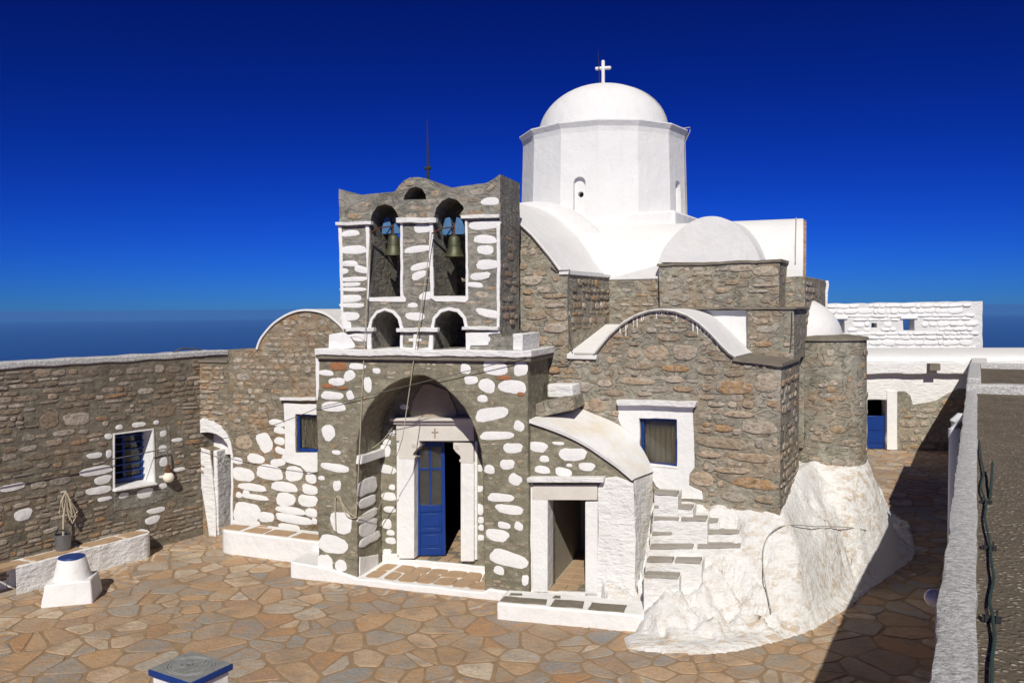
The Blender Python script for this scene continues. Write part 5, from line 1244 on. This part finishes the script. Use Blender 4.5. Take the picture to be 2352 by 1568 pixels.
# ---- pedestal with carved top
pt = [gz(p_, .92) for p_ in [(337, 1538), (437, 1495), (538, 1522), (440, 1568)]]
cen = sum(pt, Vector()) / 4; ang = atan2((pt[2] - pt[3]).y, (pt[2] - pt[3]).x); wa = (pt[2] - pt[3]).length; wb_ = (pt[0] - pt[3]).length
Pm = Matrix.Translation((cen.x, cen.y, 0)) @ Matrix.Rotation(ang, 4, 'Z')
t = thing('carved_pedestal', 'white pedestal with blue rimmed carved grey stone top at the bottom edge', 'pedestal', (cen.x, cen.y, 0))
obj('block', box(-wa / 2 + .03, wa / 2 - .03, -wb_ / 2 + .03, wb_ / 2 - .03, -.02, .855), 'white', t, world=Pm, bev=.02)
rim = obj('blue_rim', box(-wa / 2, wa / 2, -wb_ / 2, wb_ / 2, .855, .922), 'blue', t, world=Pm, bev=.008)
bm = box(-wa / 2 + .012, wa / 2 - .012, -wb_ / 2 + .012, wb_ / 2 - .012, .90, .927); top_ = obj('carved_top', bm, None, t, world=Pm)
top_.data.materials.append(plain('carved_stone', (.235, .24, .235), .8, var=.4, scale=9, bump=.012))
M['carved'] = top_.data.materials[0]
bm = bmesh.new(); rr_ = min(wa, wb_) * .40
for ra_ in (1.0, .86): tube([(wa / 2 * .80 * ra_ * cos(a), wb_ / 2 * .80 * ra_ * sin(a), .927) for a in [2 * pi * k / 36 for k in range(37)]], .009, 6, bm)
obj('carved_ring', bm, 'carved', t, world=Pm)
bm = bmesh.new(); r5 = random.Random(4)
tube([(.06 * cos(a) - .01, .06 * sin(a) + .06, .928) for a in [2 * pi * k / 16 for k in range(17)]], .01, 6, bm)
for k in range(9):
    a = r5.uniform(0, 2 * pi); d = r5.uniform(.06, .16); x_, y_ = d * cos(a), d * sin(a); tube([(x_, y_, .927), (x_ + r5.uniform(-.09, .09), y_ + r5.uniform(-.03, .03), .929), (x_ + r5.uniform(-.12, .12), y_ + r5.uniform(-.06, .06), .927)], .009, 6, bm)
obj('carved_relief', bm, 'carved', t, world=Pm)

# ================================================================== white rock outcrop and stair
OUT = [gz(p_)[:2] for p_ in [(1500, 1430), (1470, 1448), (1432, 1468), (1438, 1488), (1470, 1496), (1530, 1501), (1620, 1504), (1700, 1495), (1800, 1470), (1880, 1440), (1950, 1395), (1985, 1365), (2060, 1310), (2095, 1285), (2102, 1262)]] + [(8.3, 17.2), (8.6, 19), (8.6, 21), (6, 22), (3, 15), (1.3, 13.6), (1.4, 12.6)]
WL = []
for u_, z_w in ((C.hit((1500, 1110), 0)[0], 1.62), (C.hit((1590, 1110), 0)[0], 1.72), (C.hit((1700, 1150), 0)[0], 1.70), (xR, 1.70)): WL.append((*(C.M @ Vector((u_, .05, 0)))[:2], z_w))
for v_w, z_w in ((.6, 1.8), (1.2, 2.0)): WL.append((*(C.M @ Vector((xR - .05, v_w, 0)))[:2], z_w))
for k in range(7):
    a = R(-125 + 20 * k); WL.append((AC.x + (ar_ - .06) * cos(a), AC.y + (ar_ - .06) * sin(a), 2.08 + .02 * k))
def pl_d(x, y, pts, closed):
    m = (99, 0); n = len(pts)
    for i in range(n if closed else n - 1):
        a, b_ = pts[i], pts[(i + 1) % n]; dx, dy = b_[0] - a[0], b_[1] - a[1]; l2 = dx * dx + dy * dy
        t_ = max(0, min(1, ((x - a[0]) * dx + (y - a[1]) * dy) / l2)) if l2 else 0
        d = hypot(x - a[0] - dx * t_, y - a[1] - dy * t_)
        if d < m[0]: m = (d, a[2] + (b_[2] - a[2]) * t_ if len(a) > 2 else 0)
    return m
FT1 = [(0, 0), (.12, .05), (.32, .15), (.52, .33), (.68, .55), (.82, .8), (.92, .94), (1, 1)]
FT2 = [(0, 0), (.10, .05), (.22, .13), (.38, .48), (.48, .58), (.72, .76), (1, 1)]
def ev(ft, t_):
    for (a, fa), (b_, fb) in zip(ft, ft[1:]):
        if t_ <= b_: return fa + (fb - fa) * (t_ - a) / (b_ - a)
    return 1
ANC = []
for p_, z in (((1482, 1378), .32), ((1540, 1348), .62), ((1600, 1345), .62), ((1625, 1292), .84), ((1715, 1245), 1.1)):
    q = gz(p_, z); ANC.append((q.x, q.y, z))
def idw(x, y):
    d0 = pl_d(x, y, OUT[:-7] + [(7.9, 17.4), (8.0, 19.0)], False)[0]; dw_, zw = pl_d(x, y, WL, False)
    q = (C.I @ Vector((x, y, 0)))
    if q.y > .05 and q.x < xR - .03: return zw - .1
    t_ = d0 / (d0 + dw_ + 1e-6); k = max(0, min(1, (q.x - xR + .5) / .9)); k = k * k * (3 - 2 * k)
    z = zw * (ev(FT1, t_) * (1 - k) + ev(FT2, t_) * k)
    for a, b_, c_ in ANC:
        d = hypot(x - a, y - b_); z = max(z, c_ - .05 - 1.1 * max(0, d - .1))
    return z
def edge_d(x, y):
    m = 9
    n = len(OUT)
    for i in range(n):
        a, b_ = OUT[i], OUT[(i + 1) % n]; dx, dy = b_[0] - a[0], b_[1] - a[1]; l2 = dx * dx + dy * dy
        t_ = max(0, min(1, ((x - a[0]) * dx + (y - a[1]) * dy) / l2)) if l2 else 0
        m = min(m, hypot(x - a[0] - dx * t_, y - a[1] - dy * t_))
    return m
ST_ = [  # (tread: left x, right x, y of front edge in the photo), height
    (1478, 1560, 1318, .80), (1482, 1612, 1283, .97), (1486, 1705, 1254, 1.10), (1492, 1702, 1222, 1.27), (1496, 1652, 1196, 1.42), (1498, 1625, 1186, 1.50), (1500, 1592, 1160, 1.66), (1502, 1557, 1128, 1.88)]
SQ = []
_bk = Vector((.35, .95, 0)).normalized()
for xa, xb, yy, z in ST_:
    pa = gz((xa, yy), z); pb = gz((xb, yy), z); pa = pa - _bk * .14; pb = pb - _bk * .14 - (pb - pa).normalized() * .03; bd_ = .6 if xb < 1640 else .34; SQ.append(([pa[:2], pb[:2], (pb + _bk * bd_)[:2], (pa + _bk * .6)[:2]], z))
SQ2 = [([(Vector((*p_, 0)) + _bk * (.13 if n_ < 2 else 0))[:2] for n_, p_ in enumerate(q)], zq) for q, zq in SQ]
bm = bmesh.new(); G = {}; ST = .045
ix0, ix1, iy0, iy1 = int(1.2 / ST), int(8.9 / ST), int(10.9 / ST), int(18.8 / ST)
lean_right = (F.M @ Vector((xl1 - .1, VLn, 0)))
BZ = {(i, j): idw(i * ST, j * ST) for i in range(ix0 - 1, ix1 + 1) for j in range(iy0 - 1, iy1 + 1) if edge_d(i * ST, j * ST) < 6}
for (i, j), z in list(BZ.items()):                # the steps are cut into the rock
    zs_ = [zq for q, zq in SQ if inside((i * ST, j * ST), q)]
    if zs_: BZ[i, j] = min(z, max(zs_) - .12)
for _ in range(7):
    BZ = {(i, j): (z + sum(BZ.get(q, z) for q in ((i + 1, j), (i - 1, j), (i, j + 1), (i, j - 1)))) / 5 for (i, j), z in BZ.items()}
for i in range(ix0, ix1):
    for j in range(iy0, iy1):
        x, y = i * ST, j * ST
        ins = inside((x, y), OUT); ed = edge_d(x, y)
        if not ins and ed > .16: continue
        ql = F.I @ Vector((x, y, 0))
        if ql.x < xl1 + .0 and ql.y > VLn - .02: continue
        z = BZ[i, j]
        k = min(1, ed / .25) if ins else 0
        # strata ridges dipping to the left
        s1 = noise.noise(Vector((x * 1.3 + y * .6, y * 1.1, 0))); u_ = (x * .75 - y * .35 + z * 1.1) * 7 + s1 * 1.3
        rdg = (abs((u_ % 1.0) - .5) - .25) * .09
        smooth_zone = max(0, 1 - abs(hypot((x - 5.0) / 1.5, (y - 12.7) / .7)) / 1.0)
        rg = .17 * noise.noise(Vector((x * 2.0, y * 2.0, 3))) + .10 * noise.noise(Vector((x * 6, y * 6, 8))) + .035 * noise.noise(Vector((x * 15, y * 15, 1))) + rdg * 1.3
        ac_ = noise.cell(Vector(((x * .75 - y * .35 + z * 1.1) * 6 + .6 * noise.noise(Vector((x * 3, y * 3, 0))), (x * .4 + y * .8) * 1.7 + .5 * noise.noise(Vector((x * 2, y * 2, 4))), .5)))
        rg += (ac_ - .5) * .05
        rg *= min(1, pl_d(x, y, WL, False)[0] / .35)
        z = z + rg * (1 - .8 * min(1, smooth_zone * 1.6)) * (.35 + .65 * k)
        if ins: z = max(z, .03 + .05 * min(1, ed / .15)) if ed < .4 else max(z, .06)
        else: z = -.06
        z = z if ins else -.08
        zs_ = [zq for q, zq in SQ2 if inside((x, y), q)]
        if zs_: z = min(z, max(zs_) - .04)
        G[i, j] = bm.verts.new((x, y, z))
for (i, j), v_ in G.items():
    q = [G.get((i + 1, j)), G.get((i + 1, j + 1)), G.get((i, j + 1))]
    if all(q): bm.faces.new((v_, *q))
rk = obj('rock_outcrop', bm, 'rock', smooth=70)
if rk.data.polygons[len(rk.data.polygons) // 2].normal.z < 0: rk.data.flip_normals(); tag(rk, 'large whitewashed rock outcrop under the chapel, sloping to the paving', 'rock')

stair = thing('stone_stair', 'worn whitewashed stone steps beside the small doorway climbing to the chapel window', 'stairs', gz((1540, 1345), .6))
for i, (xa, xb, yy, z) in enumerate(ST_):
    pa = gz((xa, yy), z); pb = gz((xb, yy + (3 if xb < 1640 else -4)), z)
    bk = Vector((.35, .95, 0)).normalized()
    dep = .62 if i < 6 else .4
    bm = bmesh.new(); n = 9; T_ = []; Bt = []; K = []; Kb = []
    for k in range(n):
        p_ = pa.lerp(pb, k / (n - 1)); jx = .022 * noise.noise(Vector((p_.x * 5, i * 3.3, 1))); f_p = p_ + bk * jx
        T_.append(bm.verts.new((f_p.x, f_p.y, z - .035 + .012 * noise.noise(Vector((k * .9, i, 2)))))); Bt.append(bm.verts.new((f_p.x, f_p.y, z - .8)))
        g = p_ + bk * dep; K.append(bm.verts.new((g.x, g.y, z - .03))); Kb.append(bm.verts.new((g.x, g.y, z - .8)))
    for k in range(n - 1):
        bm.faces.new((T_[k], T_[k + 1], K[k + 1], K[k])); bm.faces.new((Bt[k], Bt[k + 1], T_[k + 1], T_[k])); bm.faces.new((K[k], K[k + 1], Kb[k + 1], Kb[k]))
    bm.faces.new((Bt[0], T_[0], K[0], Kb[0])); bm.faces.new((Bt[-1], Kb[-1], K[-1], T_[-1]))
    s_ = obj('step', bm, 'white_old', stair, bev=.015)
    # slate tread
    m_ = 2 if xb - xa > 100 else 1
    for q in range(m_):
        ta, tb = q / m_ + .03, (q + 1) / m_ - .02
        a_, b2 = pa.lerp(pb, ta), pa.lerp(pb, tb)
        pts = []
        for k in range(7): pts.append(a_.lerp(b2, k / 6) - bk * (.012 + .012 * noise.noise(Vector((k, i, q)))))
        for k in range(7): pts.append(b2.lerp(a_, k / 6) + bk * (.17 + .03 * noise.noise(Vector((k, i, q + 5)))))
        bm = bmesh.new(); n2 = len(pts); A = [bm.verts.new((p_.x, p_.y, z - .045)) for p_ in pts]; Bq = [bm.verts.new((p_.x, p_.y, z + .004 * noise.noise(p_ * 5))) for p_ in pts]
        for k in range(n2): bm.faces.new((A[k], A[(k + 1) % n2], Bq[(k + 1) % n2], Bq[k]))
        bm.faces.new(Bq); obj('tread', bm, 'tread', s_)
# loose cable on the rock
def rock_hit(p_):
    d = ray(p_); t_ = 9.0
    while t_ < 19:
        q = CAM + d * t_
        if q.z < idw(q.x, q.y) + .05: break
        t_ += .03
    return q
cp_ = []
for p_ in [(1772, 1415), (1765, 1385), (1756, 1340), (1752, 1300), (1754, 1265), (1765, 1238), (1790, 1218), (1830, 1213), (1865, 1216), (1900, 1216), (1950, 1218), (1990, 1224)]:
    q = rock_hit(p_); cp_.append((q.x, q.y, q.z + .055))
o = obj('ground_cable', tube([Vector(p_) for p_ in catmull(cp_, 4)], .008), 'cable_pale'); tag(o, 'thin grey cable lying over the white rock', 'cable')

# ================================================================== far white building and rubble wall
far = thing('far_white_building', 'whitewashed low building with blue door at the end of the path', 'building', B.M @ Vector((0, 1, 0)))
fl = B.hit((1900, 900), 0)[0]; fr2 = B.hit((2352, 900), 0)[0] + 3; fzt = B.hit((2100, 832), 0)[1]
fdo = B.poly(zz(ZR, [(566, 1236), (566, 934), (686, 936), (686, 1240)]), 0)
fdo[0] = (fdo[0][0], .02); fdo[3] = (fdo[3][0], .02)
fwp = rough([(fl, -.1), (fdo[0][0], -.1), fdo[0], fdo[1], fdo[2], fdo[3], (fdo[3][0], -.1), (fr2, -.1), (fr2, fzt), (fl, fzt)], .3, .02, seed=81)
fw = obj('front_wall', prism2(fwp, 0, .5), 'white_lump', far, B, bev=.02)
obj('interior_wall', room(fdo[0][0] - .8, fdo[3][0] + 1, .5, 3, 0, fzt - .3), 'dark_room', far, B)
lf = obj('door_leaf', box(fdo[0][0] + .02, fdo[3][0] - .02, .15, .2, .03, B.hit(ZR(620, 1040), 0)[1]), 'blue', far, B, bev=.01)
for zc_ in (1120, 1200): 
    zz_ = B.hit(ZR(620, zc_), 0)[1]; obj('door_rail', box(fdo[0][0] + .04, fdo[3][0] - .04, .13, .15, zz_ - .05, zz_ + .05), 'blue', lf, B)
px_box('door_jamb', ZR, 687, 880, 750, 1248, 0, .05, .1, 'white', far, B)
gp_ = rough(B.poly(zz(ZR, [(752, 1250), (752, 885), (800, 882), (835, 905), (848, 965), (920, 955), (1000, 940), (1060, 900), (1130, 866), (1260, 870), (1420, 1000), (1420, 1262)]), 0), .2, .02, seed=82)
gpch = obj('bare_stone_patch', prism2(gp_, -.02, .1), 'mortar_chapel', far, B, bev=.01)
fill(gpch, B, gp_, -.02, prob=.8, mat='stone', kind='round', depth=.03, limit=70, ws=(.16, .45), hs_=(.12, .26), gap=.07, seed=83)
pz = B.hit((2100, 853), -.1)[1]
obj('parapet', prism2(rough([(fl, fzt + .02), (fr2, fzt + .02), (fr2, B.hit((2100, 858), -.12)[1]), (fl, B.hit((2100, 858), -.12)[1])], .3, .025, seed=84), -.25, .2), 'white_lump', far, B, bev=.03)
zr = B.hit((2150, 803), .8)[1]
rv = [(.15 + 3.4 * (1 - cos(pi * k / 20)) / 2 * 1.0, fzt - .1 + (zr + .1 - fzt) * sin(pi * k / 20) ** .6) for k in range(21)]
BSd = B.side()
obj('vault_roof', prism2(rv, -fr2, -fl), 'plaster', far, BSd, smooth=50)
sp2 = B.hit(ZR(975, 735), -.3)
obj('water_spout', box(sp2[0] - .16, sp2[0] + .16, -.5, -.2, sp2[1] - .08, sp2[1] + .14), 'slate', far, B)
# rubble wall behind
_g = B.M @ Vector((0, 4.2, 0)); RB = Fr(_g.x, _g.y, R(3))
ruin = thing('ruined_rubble_wall', 'tall whitewashed rubble wall with small square windows behind the far building', 'wall', _g)
zt3 = RB.hit((2060, 694), 0)[1]; r0_ = RB.hit((1862, 740), 0)[0]; r1_ = RB.hit((2258, 740), 0)[0]
hs3 = [RB.poly(zz(ZR, q), 0) for q in ([(338, 518), (424, 518), (424, 432), (338, 432)], [(590, 484), (628, 484), (626, 456), (592, 454)], [(792, 502), (862, 502), (862, 432), (788, 430)])]
rp = rough([(r0_, 1.5), (r1_, 1.5), (r1_ - .02, zt3 + .02), (r0_, zt3 - .05)], .3, .03, seed=91)
rw_ = obj('rubble_core', prism2(rp, 0, .5, hs3), 'white_old', ruin, RB)
rw_.data.materials.clear(); rw_.data.materials.append(white('whitewashed_core', .64, .04))
fill(rw_, RB, rp, 0, hs3, prob=1.0, mat='white', kind='block', depth=.045, limit=290, ws=(.16, .6), hs_=(.09, .24), gap=.012, seed=92, tilt=3)
for q in (0, 2):
    h_ = hs3[q]; obj('window_lintel', box(min(a[0] for a in h_) - .1, max(a[0] for a in h_) + .1, -.07, .5, max(a[1] for a in h_) + .0, max(a[1] for a in h_) + .14), 'white', ruin, RB, bev=.02)
# broken chimney of bare stones
c0 = RB.hit((1864, 670), -.6)[0]; c1 = RB.hit((1902, 670), -.6)[0]; ct = RB.hit((1880, 645), -.6)[1]; cb_ = RB.hit((1880, 700), -.6)[1]
cht = thing('broken_chimney', 'small broken chimney of stacked brown stones with one white side', 'chimney', RB.M @ Vector(((c0 + c1) / 2, -.6, cb_)))
obj('back', box(c0, c1, -.3, .4, cb_ - .6, ct - .05), 'stone_dark', cht, RB)
obj('white_side', prism2(rough([(c1 - .12, cb_ - .6), (c1, cb_ - .6), (c1, ct), (c1 - .12, ct)], .15, .03), -.65, .4), 'white_old', cht, RB, bev=.02)
z = cb_ - .5; k = 0
while z < ct - .08:
    hh = rng.uniform(.08, .15); x = c0
    while x < c1 - .2:
        wd = rng.uniform(.18, .4); obj('stone', prism2(rough([(x, z), (min(x + wd, c1 - .14), z), (min(x + wd, c1 - .14), z + hh), (x, z + hh)], .08, .02, seed=k), -.6 + rng.uniform(0, .12), -.3), 'stone_dark', cht, RB); x += wd + .04; k += 1
    z += hh + rng.uniform(.02, .06)

# ================================================================== roof terrace on the right
roof = thing('roof_terrace', 'flat brown speckled roof with worn white edge on the right', 'roof', RW.M @ Vector((2, 4, 0)))
zc_ = ZCOP; CWd = .185; LEN = RW.hitz((2300, 905), ZCOP - .05)[1]
cpl = []
for k in range(130):
    y = -2.5 + (LEN + 2.5) * k / 129; cpl.append((.02 * noise.noise(Vector((y * 1.3, 0, 0))) + .012 * noise.noise(Vector((y * 6, 0, 0))), y))
cpr_ = [(CWd + .012 * noise.noise(Vector((y * 1.3, 5, 0))) + .008 * noise.noise(Vector((y * 7, 5, 0))), y) for _, y in cpl]
rows = []
for (a, y), (b_, _) in zip(cpl, cpr_):
    h = .012 * noise.noise(Vector((y * 2.2, 1, 4)))
    rows.append([(a + .02, y, zc_ - .4), (a, y, zc_ - .03), (a + .006, y, zc_ - .006 + h), (a + .03, y, zc_ + h), ((a + b_) / 2, y, zc_ + .003 + h), (b_ - .02, y, zc_ + h), (b_ - .002, y, zc_ - .008 + h), (b_ + .004, y, zc_ - .12)])
obj('coping', grid_surface(rows), 'coping', roof, RW, smooth=60)
obj('roof_wall', box(.03, .4, -2.5, LEN, -.1, zc_ - .14), 'white_old', roof, RW)
zro = zc_ - .055
rows = [[(CWd - .02 + 9 * i / 24, -2.5 + (LEN + 2.5) * j / 60, zro + .015 * noise.noise(Vector((i * .8, j * .8, 2)))) for i in range(25)] for j in range(61)]
obj('roof_surface', grid_surface(rows), 'roof_concrete', roof, RW, smooth=60)
# raised far end
e_ = RW.hit((2300, 905), 0)
yE = LEN
zE = zc_ + .07
obj('end_kerb', prism2(rough([(.0, zro - .1), (8, zro - .1), (8, zE + .05), (.0, zE + .05)], .3, .015, seed=95), yE, yE + .35), 'coping', roof, RW, bev=.03)
obj('raised_roof', box(.25, 8, yE + .36, yE + 5, zc_ - .3, zE + .02), 'roof_concrete', roof, RW)
obj('raised_kerb', prism2(rough([(.0, zc_ - .4), (.24, zc_ - .4), (.24, zE + .14), (.0, zE + .14)], .1, .015), yE + .36, yE + 5.3), 'coping', roof, RW, bev=.03)
obj('rear_kerb', box(.25, 8, yE + 5.0, yE + 5.3, zc_ - .3, zE + .14), 'coping', roof, RW, bev=.03)
obj('lower_wall', box(.03, 8, yE + .1, yE + 5.2, -.1, zc_ - .3), 'white_old', roof, RW)
obj('garden_wall', box(.03, .45, yE + 5.2, yE + 15, -.1, zc_ - .1), 'white_old', roof, RW)
# white drain pipe at the wall
pv = RW.hitz((2215, 955), zc_ - .06)
yp = pv[1]
pp2 = [(.08, yp, zc_ - .12), (.04, yp, zc_ - .09), (-.05, yp, zc_ - .08), (-.115, yp, zc_ - .15), (-.12, yp, zc_ - .28), (-.12, yp, .05)]
obj('drain_pipe', tube(pp2, .07, 14), 'pvc', roof, RW, smooth=50)
obj('pipe_collar', tube([(-.12, yp, zc_ - .26), (-.12, yp, zc_ - .4)], .082, 14), 'pvc', roof, RW, smooth=50)
# globe lamp on the wall face
gl = RW.hitz((2142, 1372), zc_ - .32)
t = thing('globe_lamp', 'small round globe lamp on the shaded side of the roof wall', 'lamp', RW.M @ Vector((-.1, gl[1], zc_ - .32)))
bmb = bmesh.new(); bmesh.ops.create_uvsphere(bmb, u_segments=20, v_segments=14, radius=.06); obj('globe', bmb, 'bulb', t, world=RW.M @ Matrix.Translation((-.06, gl[1], zc_ - .32)), smooth=80)
obj('bracket', tube([(.04, gl[1], zc_ - .28), (-.01, gl[1], zc_ - .28)], .03, 10), 'pvc', t, RW)
# cable on the roof with clips
cpz = [(1262, -60), (1275, 60), (1292, 150), (1274, 250), (1308, 350), (1300, 450), (1330, 600), (1345, 750), (1360, 850), (1332, 1000), (1350, 1090), (1365, 1250), (1347, 1400), (1345, 1600)]
pts = []
for p_ in cpz: q = gz(ZF(*p_), zro + .05); pts.append((q.x, q.y, zro + .035))
pts = [Vector(p_) for p_ in catmull(pts, 5)]
o = obj('roof_cable', tube(pts, .0085, 8), 'cable_green', smooth=60); tag(o, 'dark green cable snaking along the roof beside the white edge', 'cable')
qa = gz(ZF(1335, 330), zro + .02); qb = gz(ZF(1352, 95), zro + .12)
t = thing('roof_rod', 'thin dark rod fixed on the brown roof beside the cable', 'rod', qa)
obj('rod', tube([qa, qb], .012, 6), 'cable_green', t)
for p_ in [(1310, 350), (1328, 655), (1345, 1120)]:
    q = gz(ZF(*p_), zro + .03); Mx = Matrix.Translation((q.x, q.y, zro)) @ Matrix.Rotation(-RW.a, 4, 'Z')
    o = obj('cable_clip', box(-.045, .045, -.012, .012, .0, .03, box(-.03, -.02, -.02, .02, .0, .06, box(.02, .03, -.02, .02, .0, .06))), 'iron', roof, world=Mx)

# ================================================================== overhead wires
def wire(a, b_, drop, label, r_=.006, mat='cable'):
    o = obj('overhead_wire', tube(sag(a, b_, drop), r_), mat); tag(o, label, 'wire', 'wires strung over the courtyard')
wa_ = cw_(F, ZW(205, 650), VW - .1); wb2 = cw_(F, ZC(160, 370), -.05)
wire(wa_, wb2, .12, 'thin wire from the white archway to the porch corner')
wire(wb2, cw_(F, ZC(1340, 80), -.12), .0, 'thin dark wire crossing the porch front above the arch')
wire(cw_(F, ZC(185, 395), -.03), cw_(F, ZC(590, 470), VD - .05), .55, 'sagging pale wire from porch corner into the arch', .007, 'rope')
bp2 = cw_(L, ZL(1400, 132), .1); bq = cw_(L, ZL(1780, 90), .3)
o = obj('roof_wire', tube([bp2, bp2.lerp(bq, .35) + Vector((0, 0, .16)), bp2.lerp(bq, .7) + Vector((0, 0, .12)), bq], .018), 'cable'); tag(o, 'black cable arching over the roof edge of the left wing', 'cable')

# ================================================================== sea haze
bm = box(-62500, 62500, -62500, 62500, -642, 16)
hz_o = obj('haze', bm, None); hz_o['kind'] = 'stuff'
hm = bpy.data.materials.new('sea_haze'); hm.use_nodes = True; hn = hm.node_tree; hn.nodes.clear()
ho = hn.nodes.new('ShaderNodeOutputMaterial'); hv = hn.nodes.new('ShaderNodeVolumePrincipled'); hn.links.new(hv.outputs[0], ho.inputs['Volume'])
hv.inputs['Color'].default_value = (.15, .42, 1.0, 1); hv.inputs['Density'].default_value = 3.0e-5; hv.inputs['Anisotropy'].default_value = .0
hz_o.data.materials.append(hm)
